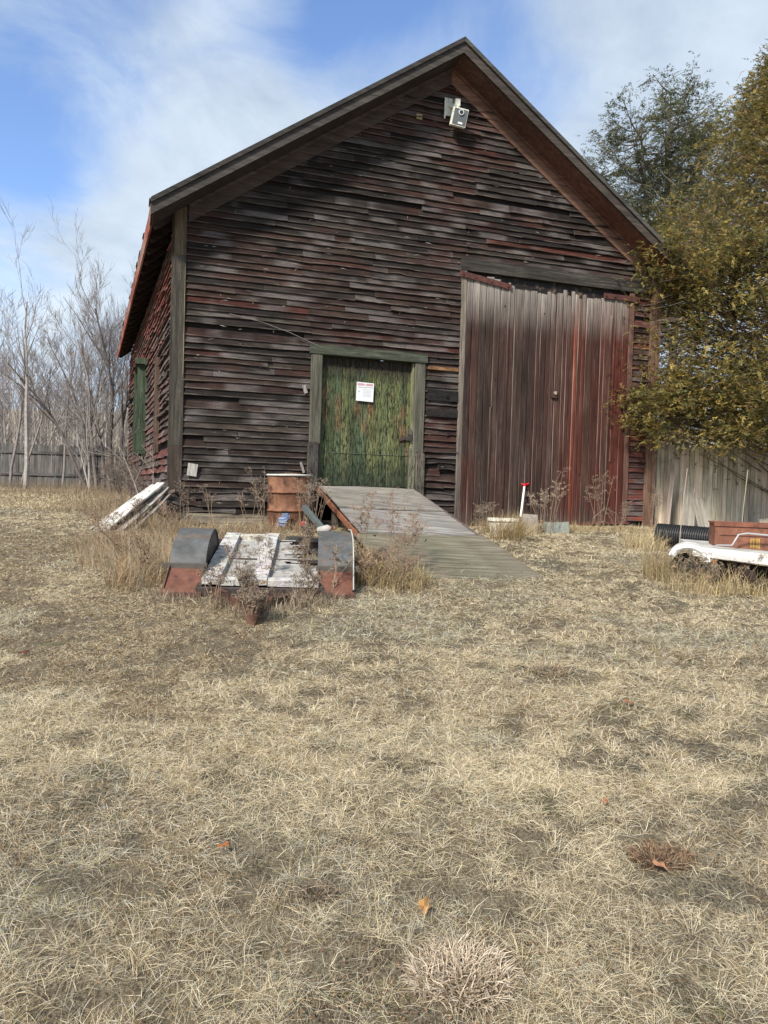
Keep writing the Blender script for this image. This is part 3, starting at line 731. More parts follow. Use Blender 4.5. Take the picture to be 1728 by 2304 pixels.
# security camera under the gable
sec = empty('security_camera', Wp(1.2, .02, 7.35), (0, 0, R(18.5)), 'white camera unit with round lens mounted high in the barn gable', 'camera')
mb = MB(); mb.box((-.10, -.03, .10), (.15, .02, .30), (.62, .64, .56)); mb.box((-.165, -.035, .07), (.02, .03, .36), (.70, .72, .62)); part(mb, 'wall_plate', M['white'], sec)
mb = MB(); mb.tube([(-.08, -.04, .12), (-.02, -.10, .10), (.02, -.16, .10), (.02, -.17, .02)], [.04, .045, .045, .03], 8, (.68, .70, .62)); mb.box((.01, -.15, .13), (.09, .09, .12), (.68, .70, .62)); part(mb, 'arm', M['white'], sec)
tl = Matrix.Rotation(R(7), 3, 'Y') @ Matrix.Rotation(R(12), 3, 'X') @ Matrix.Rotation(R(-10), 3, 'Z')
def sbx(mb, c, d, col): mb.box(tl @ Vector(c)+Vector((.04, -.19, -.13)), d, col, tl)
mb = MB(); sbx(mb, (0, 0, 0), (.27, .10, .29), (.74, .75, .66)); part(mb, 'housing', M['white'], sec)
mb = MB(); sbx(mb, (.008, -.052, 0), (.235, .008, .258), (.11, .125, .135)); part(mb, 'front_panel', M['plastic'], sec)
mb = MB(); p = tl @ Vector((.012, -.056, .075))+Vector((.04, -.19, -.13)); q = tl @ Vector((.012, -.075, .075))+Vector((.04, -.19, -.13))
mb.tube([p, q], [.048, .046], 16, (.62, .64, .64)); p2 = tl @ Vector((.012, -.079, .075))+Vector((.04, -.19, -.13)); mb.tube([q, p2], [.033, .03], 16, (.03, .035, .04)); part(mb, 'lens', M['plastic'], sec)
mb = MB(); sbx(mb, (.03, -.057, -.095), (.08, .004, .03), (.75, .75, .72)); part(mb, 'label_plate', M['plastic'], sec)

sec.scale = (.86, .86, .86)
# notice on the green door
nt_ = empty('paper_notice', Wp(-.045, .0, 2.97), (0, 0, R(18.5)), 'white paper notice with pink header pinned on the green door', 'notice')
nt_.location = Wp(-.045, -.015, 2.97)
mb = MB(); mb.box((0, -.008, .13), (.265, .003, .275), (.72, .74, .76), Matrix.Rotation(.03, 3, 'Y')); part(mb, 'sheet', M['plastic'], nt_)
mb = MB()
def ink(x, z, w_, h_, c): mb.box((x, -.0108, z), (w_, .001, h_), c)
ink(-.068, .238, .10, .034, (.50, .30, .33)); ink(.07, .236, .10, .034, (.50, .30, .33)); ink(0, .243, .018, .006, (.55, .1, .1)); ink(0, .23, .03, .008, (.5, .3, .33))
x = -.11
for r_ in range(1):
    while x < .11:
        w_ = random.uniform(.008, .02); ink(x+w_/2, .196+(.0), w_, .012, (.28, .25, .30)); x += w_+.006
for r_ in range(6):
    x = -.04+.006*(r_ % 2); xe = .105-.02*random.random()
    while x < xe:
        w_ = random.uniform(.006, .018); ink(x+w_/2, .165-r_*.0205, w_, .006, (.33, .36, .42)); x += w_+.005
ink(-.09, .13, .03, .012, (.35, .38, .5)); ink(-.092, .145, .008, .02, (.5, .52, .62)); ink(-.086, .10, .022, .012, (.6, .63, .72)); ink(-.09, .07, .02, .03, (.66, .69, .76))
part(mb, 'print', M['plastic'], nt_)

# ------------------------------------------------------------------ plywood ramp
ramp = empty('wooden_ramp', (.45, 9.2, 1.1), (0, 0, 0), 'grey plywood ramp sloping from the lawn up to the green door', 'ramp')
A0 = Wp(-.72, .07, 1.70); A1 = Wp(.74, .07, 1.69); B0 = Vector((.17, 7.12, .845)); B1 = Vector((1.49, 7.30, .865))
off = Vector((.45, 9.2, 1.1))
cuts = [0, .11, .34, .62, 1.0]
PCOL = [(.29, .27, .245), (.27, .25, .225), (.30, .285, .265), (.20, .175, .13)]
PCOL = [(.20, .185, .165), (.18, .168, .152), (.195, .183, .17), (.13, .118, .085)]
for i in range(4):
    t0, t1 = cuts[i]+.003, cuts[i+1]-.003; mb = MB(); n = 14; rows = []; cols = []; dz = (.0, .012, .0, -.008)[i]
    ex = .0 if i < 3 else .06
    for a in range(n+1):
        u = a/n; r = []
        for t in np.linspace(t0, t1, 6):
            p = (A0.lerp(B0, t)).lerp(A1.lerp(B1, t), u*(1+2*ex)-ex)-off
            p.z += dz+.010*math.sin(u*3.1+i)+.006*(float(vn(u*5, t*9, i))-.5); r.append(p)
        lo = [Vector((p.x, p.y, p.z-.02)) for p in r]
        rows.append([lo[0]]+r+[lo[-1]]); cols += [vary(PCOL[i], .08)]*8
    mb.strip(rows, cols, flip=False)
    mb.add([p for p in rows[0]], [tuple(range(8))], PCOL[i]); mb.add([p for p in rows[-1]], [tuple(range(8))[::-1]], PCOL[i])
    part(mb, 'plywood_panel', M['ply'], ramp, label='browner bottom plywood panel' if i == 3 else None)
for (a, b, c) in ((A0, B0, (.22, .085, .045)), (A1, B1, (.12, .10, .085))):
    mb = MB(); sgn = -1 if a is A0 else 1
    p = a.lerp(b, .02)-off+Vector((sgn*.03, 0, -.05)); q = a.lerp(b, .72)-off+Vector((sgn*.03, 0, -.045)); mb.bar(p, q, .03, .06, c); part(mb, 'side_beam', M['rust'], ramp)
mb = MB()
for t in (.15, .4):
    for u in (.08, .92):
        p = A0.lerp(B0, t).lerp(A1.lerp(B1, t), u)-off; mb.box((p.x, p.y, (p.z+.0)/2-.03), (.09, .09, max(.05, p.z-.04)), (.10, .085, .07))
part(mb, 'post', M['rot'], ramp)

# ------------------------------------------------------------------ rusty drum
drum = empty('rusty_drum', (-1.27, 10.1, 1.10), (R(1), R(-1), 0), 'rust brown steel drum with pale rim standing left of the ramp', 'drum')
prof = [(0, .285), (.02, .288), (.04, .280), (.24, .280), (.25, .289), (.262, .289), (.272, .280), (.48, .280), (.49, .289), (.502, .289), (.512, .280), (.66, .280), (.69, .283), (.715, .285)]
mb = MB(); rows = []; cols = []; n = 40
for k in range(n+1):
    a = 2*math.pi*k/n; dent = .012*max(0, math.cos(a+2.0))**3
    rows.append([((r_-dent*(1 if .2 < z < .6 else .2))*math.cos(a), (r_-dent)*math.sin(a), z) for z, r_ in prof]+[(.262*math.cos(a), .262*math.sin(a), .71), (.250*math.cos(a), .250*math.sin(a), .55), (0, 0, .55)])
    cols += [lerp((.13, .06, .038), (.24, .12, .07), float(vn(k*.5, z*5, 3))) for z, r_ in prof]+[(.05, .09, .09)]*3
mb.strip(rows, cols, flip=True); part(mb, 'body', M['rust'], drum, smooth=True)
mb = MB()
for zz_ in (.255, .495): mb.tube([(.284*math.cos(2*math.pi*k/40), .284*math.sin(2*math.pi*k/40), zz_) for k in range(40)], .011, 6, (.20, .09, .05), closed=True)
part(mb, 'hoop', M['rust'], drum)
mb = MB(); mb.tube([(.287*math.cos(2*math.pi*k/40), .287*math.sin(2*math.pi*k/40), .722) for k in range(40)], .0125, 6, (.55, .57, .54), closed=True); part(mb, 'rim', M['white'], drum)
mb = MB()
for k in range(9): a = random.uniform(0, 6.3); mb.tube([(.25*math.cos(a), .25*math.sin(a), .725), (.1*math.cos(a+2), .1*math.sin(a+2), .745), (-.3*math.cos(a+.4), -.3*math.sin(a+.4), .73)], .004, 4, (.3, .24, .17))
o = mb.build('dry_stalks', M['dry']); o.location = (-1.27, 10.1, 1.10); tag(o, 'dry stalks lying across the open top of the rusty drum', 'stalks')
mb = MB(); pts = []
for i in range(7):
    t = i/6; mb.box((-1.31+random.uniform(-.02, .02)+t*.05, 9.74-.02*math.sin(i), 1.16+t*.14), (.11-.05*abs(t-.5), .02, .04), vary((.16, .22, .36), .2), Matrix.Rotation(random.uniform(-.3, .3), 3, 'Y'), jit=.012)
small('plastic_scrap', mb, 'plastic', 'torn blue plastic scrap at the foot of the rusty drum', 'plastic scrap')
mb = MB()
small_b = MB(); small_b.bar((-1.0, 9.4, 1.42), (-.64, 8.45, 1.16), .05, .06, (.12, .15, .155)); small('steel_angle', small_b, 'metal', 'blue grey steel bar lying diagonally between drum and trailer', 'steel bar')
mb = MB(); rows = []; cols = []
for k in range(17):
    a = 2*math.pi*k/16; rows.append([(r_*math.cos(a), r_*math.sin(a), z) for z, r_ in ((0, .0), (0, .05), (.01, .06), (.15, .06), (.18, .04), (.20, .018), (.20, 0))]); cols += [(.36, .35, .33)]*7
mb.strip(rows, cols, flip=True); jo = empty('plastic_jug', (-.74, 8.3, 1.02), (R(75), 0, R(70)), 'dirty white plastic jug lying behind the right trailer fender', 'jug'); part(mb, 'body', M['white'], jo, smooth=True)
mb = MB(); mb.tube([(0, 0, .195), (0, 0, .215)], .02, 10, (.36, .03, .03)); part(mb, 'cap', M['plastic'], jo)
jo.location = (-.72, 8.4, 1.18); jo.scale = (.8, .8, .8)
mb = MB(); mb.box((-.72, 8.40, 1.02), (.35, .25, .16), (.035, .035, .04), Matrix.Rotation(.3, 3, 'Z')); mb.box((-.95, 8.5, 1.05), (.2, .2, .12), (.03, .035, .035), Matrix.Rotation(.8, 3, 'Z'), jit=.02)
small('scrap_box', mb, 'black', 'dark scrap metal boxes in the weeds behind the trailer deck', 'scrap')
mb = MB(); mb.bar((-.92, 8.55, 1.22), (-.90, 8.42, 1.26), .05, .05, (.35, .03, .03)); small('red_cap', mb, 'plastic', 'small red plastic bit among the scrap behind the trailer', 'plastic bit')

# ------------------------------------------------------------------ flatbed utility trailer
TR_ = empty('utility_trailer', (-1.04, 6.4, .72), (R(9.5), 0, R(5)), 'derelict flat trailer with flaking white deck and black and rust fenders', 'trailer')
DZ = .13
def deckpanel(x0, x1, y0, y1, z, col, mb, t=.02, hole=None):
    nx_, ny_ = 34, 40; vs = {}; 
    P = lambda i, j: (x0+(x1-x0)*i/nx_, y0+(y1-y0)*j/ny_)
    def isin(i, j):
        x, y = P(i+.5, j+.5)
        if hole and hole(x, y): return False
        return True
    for i in range(nx_):
        for j in range(ny_):
            if not isin(i, j): continue
            q = []
            for a, b in ((i, j), (i+1, j), (i+1, j+1), (i, j+1)):
                if (a, b) not in vs:
                    x, y = P(a, b); zz = z+(float(fbm(x*9, y*9, 4))-.5)*.012
                    k = float(fbm(x*5, y*5, 14)); c = lerp(col, (.38, .36, .33), max(0, k-.5)*2.2)
                    vs[(a, b)] = len(mb.v); mb.v.append((x, y, zz)); mb.c.append(c)
                q.append(vs[(a, b)])
            mb.f.append(tuple(q))
mb = MB(); WH = (.34, .335, .32)
deckpanel(-.47, .0, .08, 1.72, DZ-.03, WH, mb); part(mb, 'deck_panel', M['deck'], TR_)
def hole(x, y):
    e = .06*math.sin(y*23)+.05*math.sin(y*57+1)+.03*math.sin(y*101)
    a = x > .30+e-.12*(y-.9) and .62+.04*math.sin(x*31) < y
    b = ((x-.20)/.035)**2+((y-.78)/.018)**2 < 1
    c = (((x-.15)/.05)**2+((y-.63-.1*(x-.15))/.006)**2) < 1
    return a or b or c
mb = MB(); deckpanel(.0, .50, .08, 1.66, DZ-.028, WH, mb, hole=hole); part(mb, 'deck_panel', M['deck'], TR_, label='right deck panel rotted through at its back corner')
def board(mb, a, b, w_, t, col, rot=0):
    a = Vector(a); b = Vector(b); n = 14; rows = []; cols = []
    d = (b-a).normalized(); x = d.cross(Vector((0, 0, 1))).normalized()
    for i in range(n+1):
        p = a.lerp(b, i/n); j = (float(vn(i*.7, a.x*9, 3))-.5)*.012; q = (float(vn(i*.9, a.y*9+5, 3))-.5)*.012
        rows.append([p+x*(w_/2+j)-Vector((0, 0, t)), p+x*(w_/2+j), p+x*(-w_/2+q), p+x*(-w_/2+q)-Vector((0, 0, t))]); cols += [vary(col, .1)]*4
    mb.strip(rows, cols, flip=False); mb.add(rows[0], [(0, 1, 2, 3)], col); mb.add(rows[-1], [(3, 2, 1, 0)], col)
for a, b, w_, c in (((-.41, .02, DZ+.015), (-.41, 1.75, DZ+.02), .15, (.46, .45, .43)), ((.0, .0, DZ+.02), (.0, 1.76, DZ+.022), .135, (.46, .45, .43)), ((-.33, .05, DZ+.012), (-.07, .05, DZ+.012), .10, (.46, .45, .43)),
                    ((.07, .05, DZ+.012), (.50, .05, DZ+.008), .11, (.46, .45, .43)), ((-.33, 1.68, DZ+.015), (-.07, 1.68, DZ+.018), .10, (.46, .43, .37))):
    mb = MB(); board(mb, a, b, w_, .05, c); part(mb, 'deck_board', M['deck'], TR_)
mb = MB()
mb.box((.0, -.02, DZ-.085), (1.06, .05, .07), (.055, .045, .042)); mb.box((-.02, 1.7, DZ-.08), (1.1, .05, .07), (.05, .04, .035))
for x in (-.50, .52): mb.box((x, .86, DZ-.07), (.04, 1.74, .07), (.07, .055, .045))
mb.tube([(-.78, .85, DZ-.05), (.78, .85, DZ-.05)], .03, 8, (.04, .03, .028))
part(mb, 'frame', M['rust'], TR_)
mb = MB()
mb.bar((-.36, -.02, .04), (.0, -.68, .11), .05, .08, (.10, .05, .035)); mb.bar((.36, -.02, .04), (.03, -.68, .11), .05, .08, (.085, .05, .035)); mb.bar((.0, .0, .03), (.02, -.62, .10), .06, .08, (.08, .045, .03)); mb.box((.01, -.46, .14), (.26, .20, .02), (.11, .055, .035))
part(mb, 'tongue', M['rust'], TR_)
mb = MB(); mb.box((.02, -.74, .12), (.09, .2, .07), (.13, .07, .05)); mb.tube([(.02, -.82, .13), (.02, -.86, .11), (.02, -.88, .06)], [.05, .055, .03], 10, (.12, .065, .045)); mb.tube([(.02, -.60, .05), (.02, -.60, .27)], .02, 8, (.09, .06, .05)); part(mb, 'coupler', M['rust'], TR_)
def fender(xi, xo, label):
    f = MB(); sg = 1 if xo > xi else -1
    pr = [(.29, .20), (.35, .27), (.44, .325), (.55, .365), (.68, .385), (.82, .39), (.95, .37), (1.06, .32), (1.14, .24), (1.2, .12)]
    rows = []; cols = []
    for x in (xi, xo):
        rows.append([(x, y, z) for y, z in pr]+[(x, y, z-.012) for y, z in pr[::-1]]); cols += [(.085, .088, .09)]*20
    f.strip(rows, cols, flip=sg < 0)
    for r_ in rows: f.add(r_, [(i, i+1, 18-i, 19-i) for i in range(9)], (.06, .06, .06))
    # outer skirt plate
    f.add([(xo, y, z) for y, z in pr]+[(xo, y, z-.10) for y, z in pr], [(i, i+1, i+11, i+10) for i in range(9)], (.07, .07, .072))
    xin = xi+.012*sg; f.add([(xin, y, z-.004) for y, z in pr]+[(xin, 1.2, -.02), (xin, .29, -.02)], [tuple(range(12))], (.02, .02, .02))  # black panel paints the shade inside the fender
    fo = part(f, 'fender', M['black'], TR_, label=label)
    g = MB()
    x0, x1 = sorted((xi, xo))
    g.box(((x0+x1)/2-.02*sg*-1, .27, .185), (abs(xo-xi)+.07, .035, .045), (.13, .12, .11)); part(g, 'cross_bar', M['metal'], fo)
    g = MB(); q = [(x0-.01, -.05, .045), (x1+.01, -.05, .045), (x1, .25, .165), (x0, .25, .165)]
    vs = [Vector(p) for p in q]+[Vector(p)-Vector((0, 0, .012)) for p in q]; g.add(vs, [(0, 1, 2, 3), (7, 6, 5, 4), (0, 4, 5, 1), (1, 5, 6, 2), (2, 6, 7, 3), (3, 7, 4, 0)], (.135, .058, .04))
    g.box(((x0+x1)/2, -.058, .018), (x1-x0+.03, .014, .05), (.11, .06, .045)); 
    for x in (x0+.006, x1-.006): g.add([(x-.004, -.02, .075), (x-.004, .26, .20), (x-.004, .26, .1), (x-.004, -.02, .03), (x+.004, -.02, .075), (x+.004, .26, .20), (x+.004, .26, .1), (x+.004, -.02, .03)], [(0, 1, 2, 3), (7, 6, 5, 4), (0, 4, 5, 1)], (.12, .06, .04))
    part(g, 'step_plate', M['rustbox'], fo)
    return fo
fender(-.49, -.80, 'left black trailer fender'); fr_ = fender(.49, .80, 'right black trailer fender')
mb = MB(); mb.tube([(.80, -.02, .08), (.806, .25, .22), (.808, .42, .34), (.808, .6, .395), (.80, .85, .41), (.78, .95, .39)], .006, 5, (.42, .42, .39)); part(mb, 'edge_strip', M['white'], fr_)
for x in (-.64, .64):
    mb = MB(); mb.tube([(x-.07, .78, .04), (x+.07, .78, .04)], .20, 18, (.018, .018, .018)); part(mb, 'tyre', M['black'], TR_)

# ------------------------------------------------------------------ leaning pile of peeling boards at left corner
for i, (a, b, w_, c, lab) in enumerate([
    ((-3.50, 9.25, 1.08), (-3.02, 9.95, 1.64), .17, (.62, .61, .58), 'broad white peeling board on top of the leaning pile'),
    ((-3.40, 9.18, 1.06), (-2.93, 9.88, 1.68), .14, (.56, .54, .51), 'white board with a bent tip at the top of the leaning pile'),
    ((-3.62, 9.28, 1.06), (-3.16, 9.98, 1.58), .06, (.42, .38, .28), 'thin yellowish lath on the left side of the leaning pile'),
    ((-3.24, 9.22, 1.06), (-2.86, 9.90, 1.62), .11, (.34, .31, .27), 'grey narrow board on the right side of the leaning pile'),
    ((-3.12, 9.26, 1.06), (-2.80, 9.94, 1.56), .09, (.26, .23, .20), 'dark grey lath lowest and rightmost in the leaning pile'),
    ((-3.44, 9.40, 1.05), (-3.0, 10.0, 1.54), .24, (.24, .22, .19), 'wide grey board at the bottom of the leaning pile')]):
    a = Vector(a); b = Vector(b); L_ = (b-a).length; o = empty('leaning_board', a, (0, 0, 0), lab, 'board', 'old boards leaning at the left barn corner')
    d = (b-a).normalized(); x = d; y = Vector((0, 0, 1)).cross(x).normalized(); z = x.cross(y)
    m_ = Matrix((x, y, z)).transposed().to_4x4(); m_.translation = a; 
    mb = MB(); n = 16; rows = []; cols = []
    for k in range(n+1):
        t = k/n; j1 = (float(vn(k*.8, i, 4))-.5)*.02; j2 = (float(vn(k*.8, i+7, 4))-.5)*.02; zz = .012*math.sin(3*t+i)
        rows.append([(t*L_, w_/2+j1, zz-.02), (t*L_, w_/2+j1, zz), (t*L_, -w_/2+j2, zz), (t*L_, -w_/2+j2, zz-.02)]); cols += [vary(lerp(c, (.2, .18, .15), max(0, .6-t*1.2)), .15)]*4
    mb.strip(rows, cols); mb.add(rows[0], [(0, 1, 2, 3)], c); mb.add(rows[-1], [(3, 2, 1, 0)], c)
    COL.objects.unlink(o); bpy.data.objects.remove(o)
    o = mb.build('leaning_board', M['peel']); tag(o, lab, 'board', 'old boards leaning at the left barn corner'); o.matrix_world = m_
mb = MB()
for k in range(7): mb.tube([(-2.86+random.uniform(-.05, .1), 9.95+random.uniform(-.1, .05), 1.1+k*.07), (-2.78+random.uniform(-.1, .1), 9.9, 1.14+k*.07), (-2.70+random.uniform(-.05, .1), 9.98, 1.09+k*.07)], .03, 7, vary((.03, .03, .032), .3))
small('void_shade', mb, 'black', 'near-black tubes painting the shaded void behind the leaning boards', 'scrap')  # tube colour puts in the shade of the void behind the boards

# ------------------------------------------------------------------ by the big doors: shovel, planter, stones
shv = empty('shovel', (2.04, 11.28, 1.12), (0, 0, 0), 'shovel with white shaft and red D grip leaning on the barn doors', 'shovel')
a = Vector((0, 0, .22)); b = Vector((.125, .37, .72))
a = Vector((0.0, .0, .18)); b = Vector(Wp(2.60, .09, 1.80))-Vector((2.04, 11.28, 1.12))
mb = MB(); mb.tube([a, b], .0165, 10, (.78, .77, .74)); part(mb, 'shaft', M['plastic'], shv)
d = (b-a).normalized(); sx = Vector((1, .2, 0)).normalized(); c_ = (.55, .012, .02)
mb = MB(); mb.tube([b-d*.04, b+d*.015], .022, 10, c_)
g0 = b+d*.015; mb.tube([g0, g0+d*.03-sx*.055, g0+d*.10-sx*.06, g0+d*.112, g0+d*.10+sx*.06, g0+d*.03+sx*.055, g0], .014, 8, c_); part(mb, 'grip', M['plastic'], shv)
mb = MB(); rows = []; 
for i in range(9):
    t = i/8-.5; rows.append([a+sx*(t*.24)+Vector((0, -.03*(1-4*t*t), 0))+Vector((0, 0, z)) for z in (.03, -.05, -.14, -.2+.04*abs(t))])
mb.strip(rows, (.12, .11, .10)); part(mb, 'blade', M['metal'], shv)

pl = empty('planter_box', (1.55, 9.75, 1.10), (0, 0, R(8)), 'cracked white planter box full of dead brown stems before the barn doors', 'planter')
mb = MB(); cw = (.70, .66, .55)
mb.add([(-.17, -.10, 0), (.15, -.10, 0), (.15, .10, 0), (-.17, .10, 0), (-.20, -.12, .20), (.17, -.12, .20), (.17, .12, .20), (-.20, .12, .20)], [(0, 1, 5, 4), (1, 2, 6, 5), (2, 3, 7, 6), (3, 0, 4, 7)], cw)
part(mb, 'box', M['white'], pl)
mb = MB(); mb.box((-.015, -.125, .205), (.40, .02, .035), (.76, .73, .62)); mb.box((-.015, .125, .205), (.40, .02, .035), (.76, .73, .62)); mb.box((-.205, 0, .205), (.02, .23, .035), (.76, .73, .62)); mb.box((.175, 0, .205), (.02, .23, .035), (.76, .73, .62)); part(mb, 'rim', M['white'], pl)
mb = MB(); mb.box((0, 0, .17), (.34, .2, .02), (.05, .035, .025)); part(mb, 'soil', M['stone'], pl); pl.scale = (.85, .9, 1.1)
mb = MB(); mb.box((2.00, 10.35, 1.24), (.20, .05, .30), (.26, .23, .20), Matrix.Rotation(-.25, 3, 'X') @ Matrix.Rotation(.1, 3, 'Z'), jit=.01); small('stone_slab', mb, 'stone', 'grey upright slab just behind the white planter box', 'slab')
mb = MB(); mb.box((2.42, 10.62, 1.20), (.33, .14, .17), (.24, .26, .235), Matrix.Rotation(.05, 3, 'Z'), jit=.015, taper=.93); small('stone_block', mb, 'stone', 'pale green grey block at the foot of the big barn doors', 'block')
mb = MB(); mb.box((2.12, 10.6, 1.17), (.24, .14, .14), (.22, .20, .17), Matrix.Rotation(-.2, 3, 'Z'), jit=.03, taper=.8); small('stone_block', mb, 'stone', 'brown rough rock left of the pale green block', 'rock')
mb = MB(); mb.tube([(3.0, 10.95, 1.13), (3.02, 10.9, 1.35), (3.18, 10.9, 1.50), (3.36, 10.9, 1.42), (3.44, 10.95, 1.2)], .005, 5, (.20, .15, .12)); small('wire_hoop', mb, 'metal', 'thin rusty wire hoop in the weeds before the right door leaf', 'hoop')

# ------------------------------------------------------------------ black corrugated pipe
pipe_a = Vector((3.47, 9.55, 1.20)); pipe_b = Vector((4.55, 8.75, 1.16)); n = 250; d = pipe_b-pipe_a
mb = MB(); pts = [pipe_a+d*(i/n) for i in range(n+1)]; rad = [.138+.009*(1 if (i % 5) < 3 else -1) for i in range(n+1)]
mb.tube(pts, rad, 26, (.022, .023, .026), cap=False)
mb.tube([pipe_a, pipe_a+d*.9], [.112, .112], 20, (.012, .012, .012), cap=False); small('corrugated_pipe', mb, 'pipe', 'black ribbed drain pipe lying beside the right fence', 'pipe')

# ------------------------------------------------------------------ white painted trailer at the right edge
wt_ = empty('flatbed_trailer', (3.3, 7.6, .86), (0, 0, 0), 'low flat trailer with white painted edge at the right side', 'trailer')
def W3(mb, vs, fs, c): mb.add([Vector(p)-Vector((3.3, 7.6, .86)) for p in vs], fs, c)
E0 = Vector((2.95, 7.18, 1.20)); E1 = Vector((4.3, 6.62, 1.115))   # top front edge of the bed
bd = Vector((.38, .92, .03))*1.35
mb = MB(); q = [E0, E1, E1+bd, E0+bd*.75-Vector((.15, 0, 0))]; W3(mb, q+[p-Vector((0, 0, .03)) for p in q], [(0, 1, 2, 3), (7, 6, 5, 4), (0, 4, 5, 1), (3, 7, 4, 0)], (.36, .36, .34)); part(mb, 'deck', M['ply'], wt_)
ed = (E1-E0).normalized(); fn_ = Vector((ed.y, -ed.x, 0)).normalized()
mb = MB(); rows = []; n = 20
for i in range(n+1):
    t = i/n; p = E0.lerp(E1, t)+fn_*.012-Vector((3.3, 7.6, .86)); hgt = .075+.03*t
    rows.append([p-fn_*.03+Vector((0, 0, .012)), p+Vector((0, 0, .01)), p+fn_*.006-Vector((0, 0, hgt*.55)), p-Vector((0, 0, hgt)), p-fn_*.03-Vector((0, 0, hgt+.005))])
mb.strip(rows, (.60, .60, .58)); part(mb, 'side_rail', M['white'], wt_)
mb = MB(); rows = []; n = 16     # rounded white wheel arch
for i in range(n+1):
    a = math.pi*(1-i/n)*.95; x = .17*math.cos(a); z = .14*math.sin(a)
    c = E0+ed*(-.02)+ed*x*1.1
    row = []
    for out, rr in ((-.42, 1), (.0, 1), (.03, .95), (.035, .78), (.02, .66)):
        p = E0+ed*(-.03+.19*math.cos(a)*rr)+fn_*out+Vector((0, 0, -.12+.15*math.sin(a)*rr)); row.append(p-Vector((3.3, 7.6, .86)))
    rows.append(row)
mb.strip(rows, (.60, .60, .59)); mb.tube([p[2] for p in rows], .006, 5, (.8, .8, .8)); part(mb, 'fender', M['white'], wt_)
p = E0+ed*.19+fn_*.03-Vector((3.3, 7.6, .86)); mb = MB(); mb.box(p+Vector((0, 0, -.11)), (.035, .02, .035), (.45, .15, .04)); part(mb, 'marker_light', M['plastic'], wt_)
mb = MB(); mb.box(p+Vector((.0, 0, -.165)), (.03, .02, .06), (.65, .65, .62)); part(mb, 'bracket', M['white'], wt_)
mb = MB(); W3(mb, [E0+Vector((.25, .12, -.11)), E1+Vector((0, .12, -.13)), E1+Vector((0, .12, -.2)), E0+Vector((.25, .12, -.18))], [(3, 2, 1, 0)], (.03, .025, .02))
for t in (.25, .6, .95): c = E0.lerp(E1, t)+Vector((.1, .3, -.2))-Vector((3.3, 7.6, .86)); mb.box(c, (.05, .9, .08), (.05, .035, .03))
mb.box(Vector((3.55, 7.25, .95))-Vector((3.3, 7.6, .86)), (1.2, .06, .08), (.06, .04, .03)); part(mb, 'frame', M['rust'], wt_)
mb = MB(); c = E0+Vector((.03, .22, -.22))-Vector((3.3, 7.6, .86)); mb.tube([c-fn_*.08, c+fn_*.08], .15, 18, (.02, .02, .02)); part(mb, 'tyre', M['black'], wt_)
for i, (x, y, z0, z1, lab) in enumerate(((2.93, 7.42, 1.17, 1.96, 'thin pale guide rod rising beside the white fender'), (3.62, 7.62, 1.15, 1.97, 'thin pale guide rod rising from behind the rusty box'))):
    mb = MB(); mb.tube([(x-.02, y, z0), (x, y, (z0+z1)/2), (x+.03, y, z1)], .004, 6, (.36, .32, .25)); small('guide_rod', mb, 'plastic', lab, 'rod', 'thin guide rods on the right trailer')
bx = empty('steel_box', (3.72, 7.55, 1.16), (0, 0, R(-14)), 'rusty brown steel box with faded yellow marks on the right trailer', 'box')
mb = MB(); mb.box((.12, 0, .135), (1.05, .34, .27), (.19, .082, .052)); part(mb, 'body', M['rustbox'], bx)
mb = MB(); mb.box((.12, 0, .277), (1.07, .36, .014), (.20, .08, .05)); mb.box((.12, -.178, .262), (1.07, .01, .04), (.19, .075, .048)); part(mb, 'lid', M['rustbox'], bx)
mb = MB()
for x in (-.075, -.05, -.02, -.0): mb.box((x, -.1712, .085), (.012, .003, .10), (.36, .24, .06))
mb.box((-.04, -.1708, .12), (.08, .002, .012), (.36, .24, .06)); mb.box((-.04, -.1708, .06), (.08, .002, .012), (.36, .24, .06)); part(mb, 'stencil', M['rustbox'], bx)
mb = MB(); mb.box((-.05, -.174, .155), (.62, .006, .006), (.12, .05, .035)); part(mb, 'seam', M['rust'], bx)
mb = MB(); o_ = Vector((3.3, 7.5, 1.2)); mb.tube([(3.12, 7.18, 1.20), (3.2, 7.22, 1.225), (3.36, 7.27, 1.225), (3.40, 7.30, 1.27), (3.44, 7.31, 1.33), (3.52, 7.30, 1.345), (3.75, 7.26, 1.33), (3.86, 7.22, 1.32)], .009, 6, (.36, .36, .37)); small('strap', mb, 'plastic', 'light grey strap draped from the rusty box onto the trailer bed', 'strap')
mb = MB(); mb.bar((3.8, 7.65, 1.452), (4.2, 7.6, 1.50), .02, .05, (.30, .27, .22)); mb.bar((3.9, 7.5, 1.455), (4.25, 7.75, 1.53), .02, .04, (.45, .42, .38)); small('wood_scrap', mb, 'peel', 'pale wood scraps lying on top of the rusty box', 'wood scrap')
mb = MB(); mb.box((4.0, 6.9, .92), (.5, .5, .10), (.12, .06, .04), Matrix.Rotation(.3, 3, 'Z')); mb.box((3.7, 7.1, .88), (.5, .3, .08), (.06, .045, .035), Matrix.Rotation(-.2, 3, 'Z')); small('rusty_scrap', mb, 'rust', 'rusty angle iron scrap lying under the right trailer', 'scrap')

